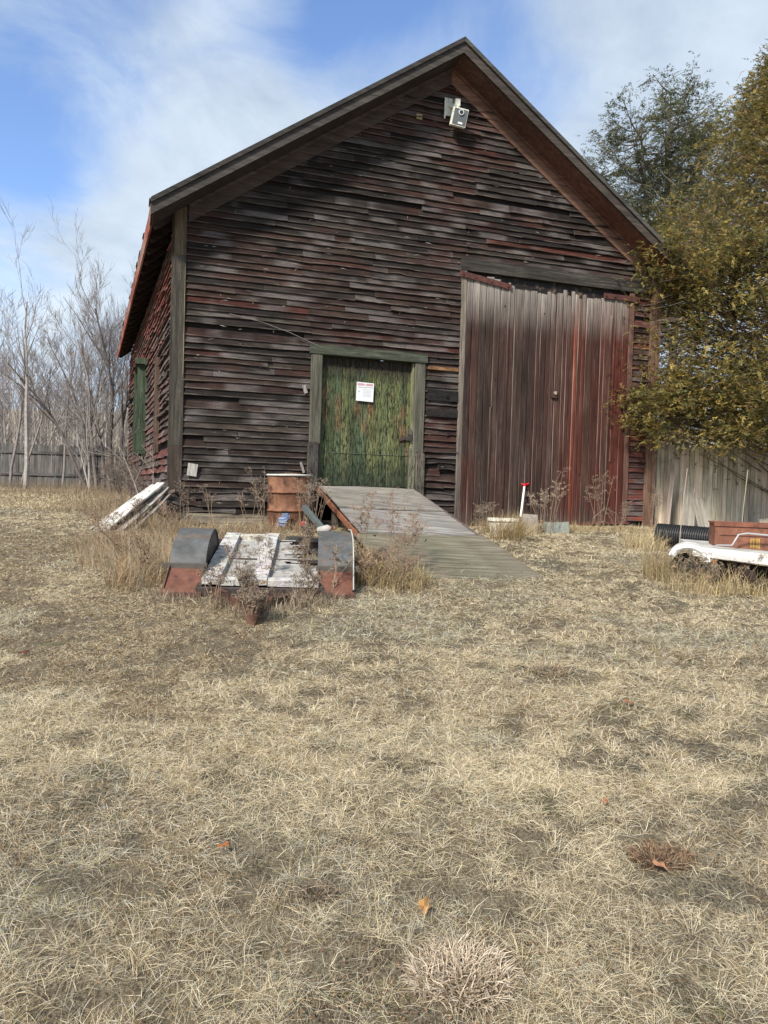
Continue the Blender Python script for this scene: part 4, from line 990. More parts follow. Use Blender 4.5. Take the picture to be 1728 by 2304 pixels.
# ------------------------------------------------------------------ fences
def pickets(name, a, b, ztop, zbot, w_, gap, col, label, point=.05, mat='picket', rails=(), railside=-1, jitter=.015, var=.15, holes=None, posts=True):
    a = Vector(a); b = Vector(b); L_ = (b-a).length; d = (b-a).normalized(); nrm = Vector((d.y, -d.x, 0))
    root = empty(name, (a.x, a.y, zbot), (0, 0, math.atan2(d.y, d.x)), label, 'fence')
    mb = MB(); x = 0
    while x < L_:
        g = gap*random.uniform(.2, 1.8)
        if holes and holes(x): g = gap*3
        t = ztop+random.uniform(-jitter, jitter)-zbot; c = vary(col(x) if callable(col) else col, var); y = random.uniform(-.004, .004)
        ln = random.uniform(-.006, .006)
        pts = [(x, 0), (x+w_, 0), (x+w_+ln, t-point), (x+w_*.72+ln, t), (x+w_*.28+ln, t), (x+ln, t-point)]
        vs = [(p, y-.01, q) for p, q in pts]+[(p, y+.01, q) for p, q in pts]
        mb.add(vs, [tuple(range(6)), tuple(range(6, 12))[::-1]]+[(i, i+6, (i+1) % 6+6, (i+1) % 6) for i in range(6)], c)
        x += w_+g
    part(mb, 'picket_panel', M[mat], root)
    for z in rails:
        mb = MB(); mb.box((L_/2, railside*.035, z), (L_, .045, .085), tuple(q*.8 for q in (col(0) if callable(col) else col))); part(mb, 'rail', M['trim_h'], root)
    if posts:
        x = .3
        while x < L_:
            mb = MB(); mb.box((x, -railside*.07 if railside > 0 else .07, (ztop-zbot)/2), (.1, .1, ztop-zbot-.04), tuple(q*.7 for q in (col(0) if callable(col) else col))); part(mb, 'post', M[mat], root); x += 2.4
    return root
fa = Wp(5.13, -.12, 0); fb = Wp(12.5, -.12, 0)
pickets('picket_fence', (fa.x, fa.y, 0), (fb.x, fb.y, 0), 2.60, 1.12, .088, .013, (.64, .56, .44), 'pale grey dog-eared plank fence right of the barn', .055, rails=(.35, 1.2), railside=1, var=.3)
pickets('picket_fence', (-24, 23.4, 0), (-6.2, 24.6, 0), 2.82, 1.40, .10, .012, lambda x: (.13, .125, .12), 'long dark grey plank fence behind the bare trees at left', .05, mat='trim_v', rails=(.45, 1.15), railside=-1, jitter=.03, var=.22, holes=lambda x: 14.2 < x < 15.7)
fc = Wp(-2.9, -12.5, 0)
for i, (x, y, l_, rz_, lean, c, lab) in enumerate([(5.05, 12.55, .75, .3, .45, (.26, .24, .21), 'wide grey board leaning low on the right fence'), (5.35, 12.5, .62, -.5, .5, (.22, .205, .18), 'second grey board leaning low on the right fence beside the rusty box'), (4.72, 12.6, 1.25, .1, .13, (.30, .24, .21), 'tall narrow board leaning between barn corner and fence')]):
    mb = MB(); mb.box((0, 0, l_/2), (.22 if i < 2 else .07, .022, l_), c, jit=.004); o = mb.build('leaning_board', M['picket']); tag(o, lab, 'board'); o.location = (x, y, 1.14); o.rotation_euler = (-lean, .25 if i == 0 else (-.15 if i == 1 else .12), rz_*.3)

# ------------------------------------------------------------------ bare trees
def grow(mb, p, d, L_, r, lev, maxlev, spread, up, col, twigcol, seg=5, kids=(3, 5), twigs=None, wob=.12):
    pts = [p.copy()]; rad = [r]; dd = d.copy(); q = p.copy(); st = L_/seg
    for i in range(seg):
        dd = (dd+Vector((random.gauss(0, wob), random.gauss(0, wob), random.gauss(0, wob)+up*.5))).normalized(); q = q+dd*st; pts.append(q.copy()); rad.append(max(r*(1-.75*(i+1)/seg), .0028))
    n = 7 if lev == 0 else (5 if lev == 1 else 3)
    tgt = mb if lev < 2 else twigs
    tgt.tube(pts, rad, n, col if lev < 2 else twigcol, cap=False)
    if lev >= maxlev: return
    k = random.randint(*kids)+(3 if lev == 0 else 0)
    for j in range(k):
        t = random.uniform(.3 if lev == 0 else .15, .97); i = min(seg-1, int(t*seg)); f = t*seg-i
        b = pts[i].lerp(pts[i+1], f); rr = rad[i]*(1-f)+rad[i+1]*f
        td = (pts[i+1]-pts[i]).normalized(); ax = Vector((random.gauss(0, 1), random.gauss(0, 1), random.gauss(0, .4))); ax = (ax-td*ax.dot(td)).normalized()
        a = spread*random.uniform(.6, 1.3); nd = (td*math.cos(a)+ax*math.sin(a)).normalized()
        grow(mb, b, nd, L_*random.uniform(.38, .62)*(1-.45*t if lev == 0 else 1), max(rr*.55, .003), lev+1, maxlev, spread, up, col, twigcol, 4, kids, twigs, wob)
def bare_tree(x, y, stems, label, col, twigcol, cat='tree', group=None, maxlev=4, spread=.6, up=.12, kids=(3, 4), name='bare_tree'):
    z = float(base_z(x, y)); root = empty(name, (x, y, z), (0, 0, 0), label, cat, group)
    tr, tw = MB(), MB()
    for (dx, dy, h, r, lx, ly) in stems:
        grow(tr, Vector((dx, dy, -.05)), Vector((lx, ly, 1)).normalized(), h, r, 0, maxlev, spread, up, col, twigcol, 7, kids, tw, .10)
    part(tr, 'trunk', M['bark'], root); part(tw, 'crown', M['twig'], root)
    return root
G1 = 'bare winter trees before the left fence'
WB = (.31, .29, .27); DB = (.105, .092, .085); MBK = (.22, .195, .18); TW = (.235, .20, .185)
random.seed(21)
bare_tree(-10.6, 22.3, [(0, 0, 5.7, .075, -.10, 0)], 'pale birch at the far left edge, leaning slightly outward', WB, (.22, .19, .18), group=G1, spread=.55, up=.2)
bare_tree(-11.4, 23.0, [(0, 0, 5.0, .05, .05, 0), (.3, 0, 4.0, .04, .25, 0)], 'thin grey saplings just right of the leftmost birch', MBK, TW, group=G1, up=.2)
bare_tree(-9.0, 23.0, [(0, 0, 4.6, .065, -.62, .0), (.15, .1, 4.4, .055, -.32, .1), (-.1, .2, 4.6, .05, -.12, 0)], 'dark multi-stemmed tree with trunks leaning left, in the middle of the bare group', DB, TW, group=G1, up=.22, kids=(3, 4))
bare_tree(-8.6, 22.6, [(0, 0, 4.8, .06, -.30, 0), (.35, .1, 4.2, .05, -.2, 0), (.1, .3, 4.6, .05, .02, 0)], 'grey many-stemmed tree right of the left-leaning trunks', MBK, TW, group=G1, up=.22, kids=(3, 4))
bare_tree(-8.15, 22.8, [(0, 0, 5.7, .085, .03, 0), (.12, .1, 5.1, .06, .12, 0), (-.15, .1, 4.7, .05, -.1, 0)], 'tallest dark upright tree nearest the barn eave', DB, TW, group=G1, spread=.5, up=.25, kids=(4, 5))
bare_tree(-8.5, 21.8, [(0, 0, 2.6, .04, -.22, 0), (.05, 0, 1.9, .03, -.5, 0)], 'short pale crooked sapling low before the fence', WB, (.3, .28, .26), group=G1, up=.1)
bare_tree(-9.9, 23.2, [(0, 0, 4.6, .045, -.05, 0), (.5, .1, 4.2, .04, -.08, 0)], 'slim grey trees rising between birch and multi-stemmed tree', MBK, TW, group=G1, up=.25, kids=(3, 5))
bare_tree(-7.3, 25.8, [(0, 0, 4.4, .05, .02, 0), (.5, .1, 4.0, .045, .1, 0)], 'grey brushy tree behind the fence beside the barn', MBK, TW, group='bare trees beyond the left fence', up=.2, kids=(3, 5))
bare_tree(-10.3, 27, [(0, 0, 5.0, .05, -.02, 0), (.6, .1, 4.6, .045, .1, 0)], 'grey brushy tree behind the fence left of centre', MBK, TW, group='bare trees beyond the left fence', up=.2, kids=(3, 5))
bare_tree(-12.8, 26.5, [(0, 0, 5.0, .05, -.02, 0), (.6, .1, 4.6, .045, .1, 0)], 'grey brushy tree behind the fence near the left edge', MBK, TW, group='bare trees beyond the left fence', up=.2, kids=(3, 5))
G2 = 'twiggy shrubs beside the barn side wall'
for i, (x, y, h, lab) in enumerate([(-5.2, 15.5, 1.0, 'low tangled shrub by the barn side, nearer the leaning boards'), (-6.0, 18.0, 1.3, 'grey tangled shrub farther along the barn side'), (-7.2, 20.5, 1.2, 'brown brush at the foot of the dark upright tree'), (-3.9, 12.2, .8, 'small brown brush right behind the leaning boards')]):
    bare_tree(x, y, [(random.uniform(-.3, .3), random.uniform(-.3, .3), h*random.uniform(.7, 1.1), .013, random.uniform(-.7, .7), random.uniform(-.5, .5)) for _ in range(6)], lab, (.17, .145, .125), (.17, .14, .12), 'shrub', G2, 3, .8, .02, (3, 4), 'shrub')
bare_tree(-3.75, 11.9, [(0, 0, 1.5, .018, -.35, -.1), (0, .05, 1.1, .015, .3, 0)], 'pale curved sapling sprouting at the barn side wall', (.28, .25, .22), (.25, .22, .19), 'sapling', None, 3, .6, .1, (2, 3), 'sapling')
# far wood: birch stems and twig haze
def far_wood():
    mb = MB(); random.seed(4)
    for i in range(420):
        y = random.uniform(29, 60); x = random.uniform(-.64*y, -.25*y) if i < 300 else random.uniform(.10*y, .62*y)
        z = float(base_z(x, y)); h = random.uniform(4.2, 7.2)*(y/45)**.5; ln = random.gauss(0, .06)
        c = vary(random.choice([(.42, .40, .385), (.22, .20, .19), (.17, .15, .145), (.30, .28, .27)]), .2); r = random.uniform(.03, .06)
        pts = [Vector((x+ln*h*t+random.gauss(0, .04), y, z+h*t)) for t in (0, .25, .5, .75, 1)]
        mb.tube(pts, [r, r*.85, r*.6, r*.35, .006], 4, c, cap=False)
        for k in range(16):
            t = random.uniform(.25, 1); b = pts[0].lerp(pts[-1], t); L_ = random.uniform(.5, 1.3)*(1.15-t*.6)
            a = random.uniform(0, 6.28); dd = Vector((math.cos(a)*.55, math.sin(a)*.55, .85))
            e = b+dd*L_; mb.tube([b, b+dd*L_*.5+Vector((0, 0, -.03)), e], [.014, .011, .006], 3, (.19, .165, .155), cap=False)
            for _ in range(2):
                s0 = b.lerp(e, random.uniform(.2, .8)); a2 = random.uniform(0, 6.28); mb.tube([s0, s0+Vector((math.cos(a2)*.3, math.sin(a2)*.3, .45))*random.uniform(.5, 1)], [.009, .005], 3, (.2, .175, .165), cap=False)
    o = mb.build('far_wood', M['twig']); tag(o, 'far pale birch wood beyond the fences', 'woods', kind='stuff')
far_wood()
mb = MB()
for z in (0, .35): mb.tube([(-34, 40, 8.6+z), (-22, 40, 7.7+z), (-10, 40, 7.9+z), (4, 40, 8.8+z)], .012, 4, (.06, .06, .06))
mb.v[:] = [(x, y, z-1.35) for x, y, z in mb.v]
o = mb.build('power_line', M['black']); tag(o, 'two thin overhead wires crossing behind the bare trees', 'wires')

# ------------------------------------------------------------------ evergreens
def sprays(name, C, D, nl, size, pal, palw, parent, flat=.5, wid=.28, droop=.25, shade=None, stem=.13):
    """C (N,3) spray origins, D (N,3) unit directions; each spray a flat fan of nl narrow leaflets"""
    N = len(C); up = np.array([0, 0, 1.]) + rng.normal(0, flat, (N, 3)); side = np.cross(D, up); side /= np.linalg.norm(side, axis=1)[:, None]+1e-6
    V = []; cl = []
    ci = rng.choice(len(pal), N, p=palw); base = pal[ci]*(1+rng.uniform(-.25, .25, N))[:, None]
    if shade is not None: base = base*shade[:, None]
    for k in range(nl):
        t = rng.uniform(0, 1, N)*.9; sgn = 1 if k % 2 else -1; sz = size*rng.uniform(.6, 1.3, N)
        o = C+D*(t*stem)[:, None]+np.array([0, 0, -1])*(droop*t*t*stem)[:, None]; sz = sz*(1.15-.6*t)
        a = rng.uniform(.35, .95, N)
        e = D*np.cos(a)[:, None]+side*(sgn*np.sin(a))[:, None]+np.array([0, 0, -droop])+rng.normal(0, .12, (N, 3)); e /= np.linalg.norm(e, axis=1)[:, None]
        nv = np.cross(e, side)+rng.normal(0, .3, (N, 3)); wv = np.cross(e, nv); wv /= np.linalg.norm(wv, axis=1)[:, None]+1e-6; wv = wv*(sz*wid*.5)[:, None]
        tip = o+e*sz[:, None]; md = o+e*(sz*.5)[:, None]
        V.append(np.stack([o, md-wv, tip, md+wv], 1)); cl.append(np.repeat(base*(1+rng.uniform(-.15, .15, N))[:, None], 4, 0).reshape(N, 4, 3))
    V = np.concatenate(V); cl = np.concatenate(cl).reshape(-1, 3)
    return npmesh(name, V, 4, cl, M['leaf'], parent)
def arborvitae():
    bx_, by_ = 7.55, 13.95; bz = 1.2
    root = empty('arborvitae', (bx_, by_, bz), (0, 0, 0), 'big golden green evergreen at right, hiding the barn corner', 'tree')
    random.seed(12); tr = MB(); br = MB(); C = []; D = []; S = []
    for s_ in range(4): tr.tube([(random.uniform(-.2, .2), random.uniform(-.2, .2), -.1), (random.uniform(-.3, .3), random.uniform(-.2, .2), 2.5), (random.uniform(-.5, .5), random.uniform(-.4, .4), 5.5), (random.uniform(-.6, .6), random.uniform(-.4, .4), 8.2)], [.13, .10, .06, .02], 8, (.13, .09, .07))
    Hh = 9.3
    PH = [1.3, 1.6, 3.0, 4.45, 5.2, 6.0, 7.2, 8.3, 9.3]; PR = [2.6, 3.1, 3.35, 3.3, 3.0, 2.35, 1.6, .9, .1]
    def radius(h): return float(np.interp(h, PH, PR))
    for i in range(1650):
        h = random.uniform(1.5, Hh-.2); a = random.uniform(0, 2*math.pi); rr = radius(h)*random.uniform(.80, 1.12)
        h0 = max(.3, h-rr*random.uniform(.15, .5)); st = Vector((random.uniform(-.25, .25), random.uniform(-.2, .2), h0))
        en = Vector((rr*math.cos(a), rr*math.sin(a), h)); md = st.lerp(en, .5)+Vector((0, 0, -.12+random.gauss(0, .1)))
        br.tube([st, md, en], [.016, .009, .003], 3, (.17, .13, .10), cap=False)
        dens = 38 if random.random() < .9 else 12
        for k in range(dens):
            t = 1-abs(random.gauss(0, .30)); 
            if t < .15: continue
            p = md.lerp(en, (t-.5)*2) if t > .5 else st.lerp(md, t*2)
            p = p+Vector((random.gauss(0, .13), random.gauss(0, .13), random.gauss(0, .15)))
            d_ = Vector((math.cos(a)+random.gauss(0, .8), math.sin(a)+random.gauss(0, .8), random.gauss(.35, .7))).normalized(); C.append(p); D.append(d_)
    # boughs reaching left over the barn door and hanging over the fence
    for i in range(300):
        h = random.choice([random.uniform(1.5, 2.5), random.uniform(2.2, 4.4), random.uniform(3.6, 4.9)]); a = math.pi+random.uniform(.22, 1.25)
        L_ = random.uniform(3.0, 4.25)-.16*abs(h-3)-.9*max(0, a-math.pi-.65)-.5*max(0, h-4.2); st = Vector((-1.4, -.4, h+.1)); en = Vector((L_*math.cos(a), L_*math.sin(a), h-.12)); br.tube([st, st.lerp(en, .45)+Vector((0, 0, .12)), st.lerp(en, .8)], [.013, .008, .002], 3, (.17, .13, .10), cap=False)
        for k in range(34):
            t = 1-abs(random.gauss(0, .25)); p = st.lerp(en, t)+Vector((random.gauss(0, .12), random.gauss(0, .14), random.gauss(0, .14))); C.append(p); D.append(Vector((-.6+random.gauss(0, .7), random.gauss(-.3, .7), random.gauss(.3, .6))).normalized())
    for i in range(95):
        h, L_ = random.choice([(random.uniform(1.45, 2.2), random.uniform(3.8, 4.4)), (random.uniform(2.2, 3.0), random.uniform(3.3, 3.8)), (random.uniform(2.9, 3.9), random.uniform(3.8, 4.3)), (random.uniform(3.9, 4.7), random.uniform(3.5, 4.1))])
        a = math.pi+random.uniform(.40, .62); st = Vector((-2.2, -1.0, h+random.uniform(0, .3))); en = Vector((L_*math.cos(a), L_*math.sin(a), h-.05)); br.tube([st, st.lerp(en, .45)+Vector((0, 0, .10)), st.lerp(en, .82)], [.011, .007, .002], 3, (.17, .13, .10), cap=False)
        for k in range(26):
            t = 1-abs(random.gauss(0, .3)); p = st.lerp(en, t)+Vector((random.gauss(0, .08), random.gauss(0, .09), random.gauss(0, .11))); C.append(p); D.append(Vector((-.6+random.gauss(0, .7), random.gauss(-.3, .7), random.gauss(.2, .6))).normalized())
    C = np.array([tuple(c) for c in C]); D = np.array([tuple(d) for d in D])
    # gaps: drop sprays where a 3-D noise is low, mostly at middle height
    g = fbm(C[:, 0]*1.7+C[:, 2]*.6, C[:, 2]*1.6+C[:, 1]*1.1, 61); keep = g > np.where((C[:, 2] > 2.2) & (C[:, 2] < 4.4) & (C[:, 0] < -.8), .38, .2)
    keep |= rng.uniform(0, 1, len(C)) < .05
    C = C[keep]; D = D[keep]
    pal = np.array([[.35, .265, .08], [.26, .215, .07], [.185, .17, .065], [.11, .12, .052], [.24, .155, .065]])
    clump = fbm(C[:, 0]*1.1+5, C[:, 2]*1.1+C[:, 1], 33)
    sh = .75+.7*clump
    part(tr, 'trunk', M['bark'], root); part(br, 'branches', M['bark'], root)
    sprays('crown', C, D, 17, .042, pal, [.20, .27, .27, .17, .09], root, wid=.36, shade=sh, stem=.15, flat=.35)
arborvitae()
def hemlock():
    root = empty('hemlock_tree', (8.0, 22.5, 1.35), (0, 0, 0), 'tall dark airy conifer behind the barn roof at right', 'tree')
    random.seed(5); tr = MB(); br = MB(); C = []; D = []
    trunks = [[(0, 0, -.1), (-.15, 0, 4), (.0, 0, 8), (.05, 0, 12.2)], [(-.5, .2, -.1), (-.55, .1, 4), (-.45, 0, 8), (-.8, 0, 11.2)], [(.5, -.2, -.1), (.4, 0, 4.5), (.55, 0, 8), (1.0, 0, 11)], [(.1, .3, -.1), (-.2, .2, 4), (-1.2, .2, 6.6), (-2.3, .3, 9.6)]]
    for q in trunks: tr.tube(q, [.16, .13, .08, .02], 8, (.15, .13, .12))
    for i in range(360):
        q = trunks[i % 4]; t = random.uniform(.38, 1.0); k = min(2, int(t*3)); f = t*3-k; st = Vector(q[k]).lerp(Vector(q[k+1]), f)
        a = random.uniform(0, 6.28); L_ = (2.7-1.6*max(0, t-.55)/.45)*random.uniform(.45, 1.05); rise = random.uniform(.1, .75)
        en = st+Vector((math.cos(a)*L_, math.sin(a)*L_, L_*rise)); md = st.lerp(en, .5)+Vector((0, 0, -.12*L_))
        br.tube([st, md, en], [.028, .017, .006], 4, (.15, .13, .12), cap=False)
        leafy = random.random() < .85
        for kk in range(3):
            s0 = md.lerp(en, random.uniform(0, .8)); e2 = s0+Vector((random.gauss(0, .4), random.gauss(0, .4), random.uniform(.1, .5))); br.tube([s0, e2], [.01, .004], 3, (.15, .13, .12), cap=False)
            for z in range(18 if leafy else 3):
                p = s0.lerp(e2, random.uniform(.2, 1.15))+Vector((random.gauss(0, .10), random.gauss(0, .10), random.gauss(0, .07))); C.append(p); D.append((e2-s0+Vector((random.gauss(0, .25), random.gauss(0, .25), -.1))).normalized())
        for kk in range(13 if leafy else 0):
            p = md.lerp(en, random.uniform(.1, 1.05))+Vector((random.gauss(0, .13), random.gauss(0, .13), random.gauss(0, .07))); C.append(p); D.append(((en-st).normalized()+Vector((random.gauss(0, .4), random.gauss(0, .4), -.1))).normalized())
    C = np.array([tuple(c) for c in C]); D = np.array([tuple(d) for d in D])
    pal = np.array([[.14, .15, .07], [.10, .12, .06], [.18, .17, .08], [.20, .16, .085]])
    part(tr, 'trunk', M['bark'], root); part(br, 'branches', M['bark'], root)
    sprays('crown', C, D, 13, .07, pal, [.35, .35, .2, .1], root, wid=.30, droop=.35, stem=.26)
hemlock()

# ------------------------------------------------------------------ weeds, tall grass, tufts
WS = (.24, .18, .13)
def weed(x, y, h, ns, lean, label, group, head=.10, hc=(.26, .21, .16), sp=.10, z=None):
    z = float(gz(x, y)) if z is None else z; root = empty('dead_weed', (x, y, z), (0, 0, 0), label, 'weed', group)
    st, hd = MB(), MB()
    for i in range(ns):
        a = random.uniform(0, 6.28); b = Vector((sp*.4*math.cos(a), sp*.4*math.sin(a), -.01)); hh = h*random.uniform(.65, 1.05)
        top = b+Vector((lean[0]*hh+random.gauss(0, sp), lean[1]*hh+random.gauss(0, sp), hh)); md = b.lerp(top, .5)+Vector((random.gauss(0, .02), random.gauss(0, .02), .03))
        st.tube([b, md, top], [.0035, .003, .0018], 4, vary(WS, .2), cap=False)
        nb = random.randint(6, 10)
        for k in range(nb):
            t = random.uniform(.62, 1); s0 = md.lerp(top, (t-.5)*2) if t > .5 else b; a2 = random.uniform(0, 6.28)
            e = s0+Vector((math.cos(a2)*head, math.sin(a2)*head, head*random.uniform(.1, .9)))*random.uniform(.5, 1.1); st.tube([s0, s0.lerp(e, .5)+Vector((0, 0, .015)), e], .0014, 3, WS, cap=False)
            for q in range(17):
                c = s0.lerp(e, random.uniform(.25, 1.05))+Vector((random.gauss(0, .007), random.gauss(0, .007), random.gauss(0, .008))); r = random.uniform(.002, .004)
                v = [c+Vector([random.gauss(0, r*1.2) for _ in range(3)]) for _ in range(4)]; hd.add(v, [(0, 1, 2), (0, 2, 3), (0, 3, 1), (1, 3, 2)], vary(hc, .3))
    for k in range(ns*4):  # shrivelled leaves up the stem
        t = random.random(); c = Vector((lean[0]*h*t+random.gauss(0, sp*t), lean[1]*h*t+random.gauss(0, sp*t), h*t*.8)); r = .012
        v = [c+Vector([random.gauss(0, r) for _ in range(3)]) for _ in range(4)]; hd.add(v, [(0, 1, 2), (0, 2, 3)], vary((.2, .14, .09), .3))
    part(st, 'stem', M['dry'], root); part(hd, 'seed_head', M['dry'], root)
    return root
random.seed(33)
GW = 'dead goldenrod and weeds along the barn front'
for w_ in [(-2.62, 9.95, .62, 4, (0, 0), 'dead weed with fluffy heads at the left corner board'), (-2.25, 10.0, .66, 3, (0, 0), 'thin dead weed right of the left corner board'),
           (-1.62, 10.05, .78, 5, (-.05, 0), 'bushy dead weed left of the rusty drum'), (-1.78, 9.9, .5, 4, (-.1, 0), 'shorter dead weed leaning away from the drum'),
           (-1.02, 9.70, .72, 8, (.08, 0), 'dark bushy weed against the right of the drum'), (-.86, 9.4, .7, 7, (.05, 0), 'dark weed between drum and ramp beam'),
           (-3.1, 9.5, .4, 5, (.1, 0), 'low weed in front of the leaning boards'),
           (2.30, 10.4, .95, 5, (.05, 0), 'tall pale plumed weed right of the shovel'), (2.2, 10.5, .65, 5, (-.1, 0), 'brown weed between shovel and pale block'), (3.15, 10.9, .8, 5, (-.05, 0), 'dead weed before the right door leaf'), (3.45, 11.1, .5, 4, (.1, 0), 'small weed at the base of the rusty rail'),
           (4.15, 11.6, .75, 5, (0, 0), 'brown weed at the right corner board'), (1.35, 10.2, .5, 6, (-.1, 0), 'dark weed left of the planter box')]:
    weed(*w_[:5], w_[5], GW, hc=(.40, .33, .25) if 'pale' in w_[5] else (.24, .19, .145))
GR2 = 'dead stalks growing beside and through the ramp'
for w_ in [(-.25, 7.6, .72, 7, (.05, 0), 'dead branching stalks beside the ramp, closest to the fender'), (.10, 7.45, .80, 8, (.05, 0), 'tall dead stalks standing over the middle of the ramp'), (.22, 7.25, .62, 7, (.15, 0), 'dead stalks leaning right over the ramp foot'),
           (-.02, 7.0, .4, 9, (0, 0), 'bushy brown weed at the ramp foot'), (-.15, 6.85, .3, 9, (.1, -.1), 'low brown brush in front of the ramp stalks'), (.12, 6.85, .35, 7, (.2, 0), 'low brown brush right at the ramp corner')]:
    weed(*w_[:5], w_[5], GR2, hc=(.25, .17, .12))
GT = 'dead weeds growing through the old trailer'
for w_ in [(-1.30, 6.62, .40, 5, (.05, 0), 'dead weed growing over the left deck panel'), (-1.02, 6.75, .42, 4, (0, 0), 'dead weed over the middle board of the deck'), (-1.05, 5.9, .34, 14, (.05, 0), 'dark weed tangle around the trailer tongue'), (-.95, 5.55, .26, 16, (0, 0), 'dark low tangle over the trailer coupler'),
           (-.62, 6.15, .30, 10, (.15, 0), 'grey tangle at the front right of the deck'), (-.70, 6.9, .45, 5, (0, 0), 'dead weed beside the hole in the deck'), (-.42, 6.5, .45, 4, (.1, 0), 'thin weed over the right step plate'), (-1.30, 5.95, .35, 6, (-.1, 0), 'grey weed left of the trailer tongue'), (-.80, 7.9, .45, 8, (0, 0), 'brown weed tangle at the rotted deck corner')]:
    zz = None
    weed(*w_[:5], w_[5], GT, head=.06, hc=(.20, .16, .125), sp=.07)
GL = 'dead weeds left of the trailer'
for w_ in [(-2.15, 6.9, .45, 7, (-.15, 0), 'brown weed close against the left fender'), (-2.6, 7.6, .5, 6, (-.3, 0), 'leaning brown stems left of the fender'), (-3.0, 8.3, .5, 6, (-.3, 0), 'brown weed below the leaning boards'), (-2.4, 8.6, .5, 6, (0, 0), 'grey weed between trailer and barn corner')]:
    weed(*w_[:5], w_[5], GL, hc=(.27, .18, .12))
for i, (x, y) in enumerate([(3.35, 7.1), (3.0, 7.0), (2.75, 7.0)]):
    weed(x, y, .35, 6, (.05, -.05), ['brown weed under the right trailer bed', 'weed below the white trailer fender', 'thin weed at the left of the white fender'][i], 'weeds around the right trailer', head=.05, hc=(.25, .2, .14))
# tall grass: uncountable
def tallgrass(name, patches, label, pal, zoff=0):
    X = []; Y = []; L = []; A = []
    for (x, y, rx, ry, n, l, az) in patches:
        a = rng.uniform(0, 6.28, n); r = np.sqrt(rng.uniform(0, 1, n)); X.append(x+rx*r*np.cos(a)); Y.append(y+ry*r*np.sin(a)); L.append(rng.uniform(.55, 1.15, n)*l); A.append(rng.uniform(0, 6.28, n) if az is None else rng.normal(az, .6, n))
    X = np.concatenate(X); Y = np.concatenate(Y); L = np.concatenate(L); A = np.concatenate(A); k = ~in_barn(X, Y); X, Y, L, A = X[k], Y[k], L[k], A[k]; n = len(X)
    o = blades(name, X, Y, L, rng.uniform(.0022, .0045, n), np.radians(rng.uniform(35, 88, n)), np.full(len(pal), 1/len(pal)), M['straw'], az=A, pal=np.array(pal), curl=1.0)
    tag(o, label, 'grass', kind='stuff')
tallgrass('tall_dry_grass', [(-2.45, 7.7, .6, .8, 1900, .27, 2.6), (-2.9, 8.4, .5, .5, 800, .26, 2.8), (-2.2, 6.7, .25, .35, 700, .24, None), (-2.0, 9.3, .7, .4, 1400, .22, None), (-2.8, 9.4, .4, .4, 900, .3, None), (-1.3, 9.6, .4, .2, 420, .20, None), (-1.25, 8.7, .55, .4, 1000, .17, None)],
          'tall tan and orange dry grass around the trailer and drum', [(.38, .25, .13), (.46, .35, .21), (.28, .18, .10), (.26, .22, .16), (.40, .36, .28)])
tallgrass('tall_dry_grass', [(1.55, 9.55, .22, .2, 420, .42, -.9), (1.60, 9.75, .18, .12, 500, .34, None), (2.6, 11.0, 1.4, .2, 1400, .16, None), (1.75, 10.3, .4, .3, 700, .28, None), (.1, 7.0, .35, .35, 700, .25, None), (-.2, 7.3, .2, .5, 800, .28, None)],
          'straw grass along the foot of the barn doors and ramp', [(.62, .48, .24), (.50, .40, .22), (.42, .32, .18), (.30, .22, .13)])
tallgrass('tall_dry_grass', [(2.75, 7.45, .15, .3, 500, .38, -2.2), (3.0, 6.95, .4, .15, 600, .26, None), (3.9, 6.9, .6, .2, 900, .24, None), (3.25, 9.4, .25, .4, 600, .26, None), (3.9, 9.9, .6, .3, 800, .2, None)],
          'long straw tufts around the right trailer', [(.64, .52, .28), (.50, .40, .24), (.36, .27, .16), (.56, .48, .32)])
tallgrass('tall_dry_grass', [(-1.04, 6.05, .45, .12, 420, .13, None), (-.95, 5.8, .25, .2, 500, .12, None), (-.55, 6.15, .22, .1, 350, .16, None), (-1.75, 6.2, .3, .1, 200, .10, None)],
          'grey brown grass tangle under and before the old trailer', [(.40, .34, .25), (.52, .44, .31), (.28, .22, .16), (.20, .15, .11)])
tallgrass('tall_dry_grass', [(-7.5, 19.5, 2.6, 2.0, 2600, .4, None), (-4.6, 13.5, .8, 2.2, 1500, .35, None), (-10, 22.6, 3.5, .6, 2200, .4, None), (-3.6, 10.8, .5, .7, 700, .3, None)], 'rough brown grass along the barn side and the left fence', [(.30, .22, .14), (.24, .18, .12), (.38, .30, .2), (.2, .16, .12)])
# far part of the lawn and fence line
def farlawn():
    n = 60000; Y = 12.5+rng.uniform(0, 1, n)**1.2*12; X = -rng.uniform(.15, .62, n)*Y-1; k = ~in_barn(X, Y); X, Y = X[k], Y[k]; n = len(X)
    o = blades('far_lawn_grass', X, Y, rng.uniform(.04, .12, n), rng.uniform(.005, .010, n), np.radians(rng.uniform(5, 55, n)), np.array([.2, .3, .1, .25, .02, .13, .0]), M['straw']); tag(o, 'dry tan grass on the far left of the yard up to the fence', 'grass', kind='stuff')
farlawn()
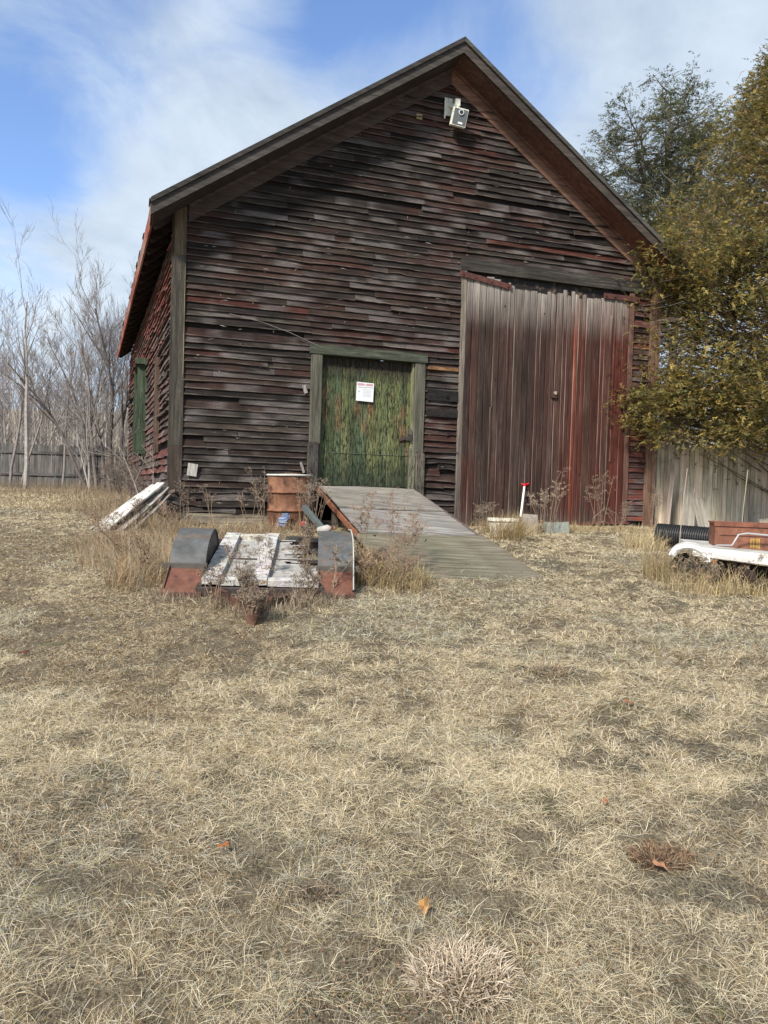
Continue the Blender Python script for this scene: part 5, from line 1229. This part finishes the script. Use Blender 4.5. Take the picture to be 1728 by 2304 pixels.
# pale wide-bladed tuft in the foreground
def tuft(x, y, rx, ry, n, l, wd, pal, label, name='grass_tuft', cat='grass tuft'):
    a = rng.uniform(0, 6.28, n); r = np.sqrt(rng.uniform(0, 1, n)); X = x+rx*r*np.cos(a); Y = y+ry*r*np.sin(a); az = a+rng.normal(0, 1.15, n)
    o = blades(name, X, Y, rng.uniform(.6, 1.2, n)*l, rng.uniform(.6, 1.2, n)*wd, np.radians(rng.uniform(15, 70, n)*(1.15-.5*r)), np.full(len(pal), 1/len(pal)), M['straw'], az=az, pal=np.array(pal), curl=1.0, zoff=.004)
    tag(o, label, cat)
tuft(.265, 2.17, .15, .12, 1500, .052, .0036, [(.58, .49, .38), (.48, .40, .29), (.66, .57, .45), (.36, .28, .20)], 'pale pinkish broad-bladed dry grass tuft at the bottom of the picture')
tuft(1.06, 2.74, .11, .07, 520, .05, .0038, [(.24, .16, .10), (.32, .22, .13), (.16, .10, .07)], 'dark brown matted tuft of dead leaves on the lawn at right', 'leaf_clump', 'leaf clump')
tuft(-.19, 2.52, .06, .04, 90, .05, .004, [(.16, .12, .09), (.24, .18, .12)], 'small dark tuft left of the bottom centre', 'leaf_clump', 'leaf clump')
tuft(1.05, 4.65, .12, .1, 120, .07, .006, [(.20, .15, .11), (.30, .22, .14)], 'dark tuft in the middle distance at right', 'leaf_clump', 'leaf clump')
# single fallen leaves
def fallen_leaf(x, y, s, col, rz_, label, lobed=True):
    mb = MB(); n = 22; c = Vector((0, 0, .004)); ring = []
    for k in range(n):
        a = 2*math.pi*k/n; r = s*(.55+.45*abs(math.cos(a*2.5)) if lobed else .75)*(1.25 if abs(math.sin(a/2)) < .3 else 1); ring.append(Vector((r*math.cos(a), r*.7*math.sin(a), .004+.006*math.sin(3*a))))
    mb.add([c]+ring, [(0, k+1, (k+1) % n+1) for k in range(n)], vary(col, .05)); mb.tube([(s*.6, 0, .004), (s*1.3, .1*s, .008)], .0012, 4, tuple(q*.6 for q in col))
    o = mb.build('fallen_leaf', M['straw']); o.location = (x, y, float(gz(x, y))+.03); o.rotation_euler = (.25, -.15, rz_); tag(o, label, 'leaf', 'single fallen leaves on the lawn')
for a in [(.17, 2.44, .035, (.42, .23, .09), 1.2, 'tan lobed oak leaf above the pale grass tuft'), (-.55, 2.72, .022, (.36, .13, .05), .3, 'small bright orange leaf left of centre on the lawn', False), (1.02, 2.66, .035, (.40, .22, .12), 2.0, 'tan leaf lying on the dark leaf tuft'),
          (1.16, 2.10, .03, (.42, .13, .06), .2, 'reddish leaf near the lower right corner', False), (1.40, 2.62, .025, (.35, .10, .05), .5, 'dark red leaf at the right edge of the lawn', False), (.95, 3.1, .02, (.42, .18, .08), .9, 'small orange leaf above the dark leaf tuft', False), (-2.26, 4.75, .035, (.12, .04, .028), .4, 'dark red leaf on the left side of the lawn'), (1.38, 4.15, .03, (.30, .11, .05), 1.7, 'brown leaf in the right middle of the lawn')]:
    fallen_leaf(*a)
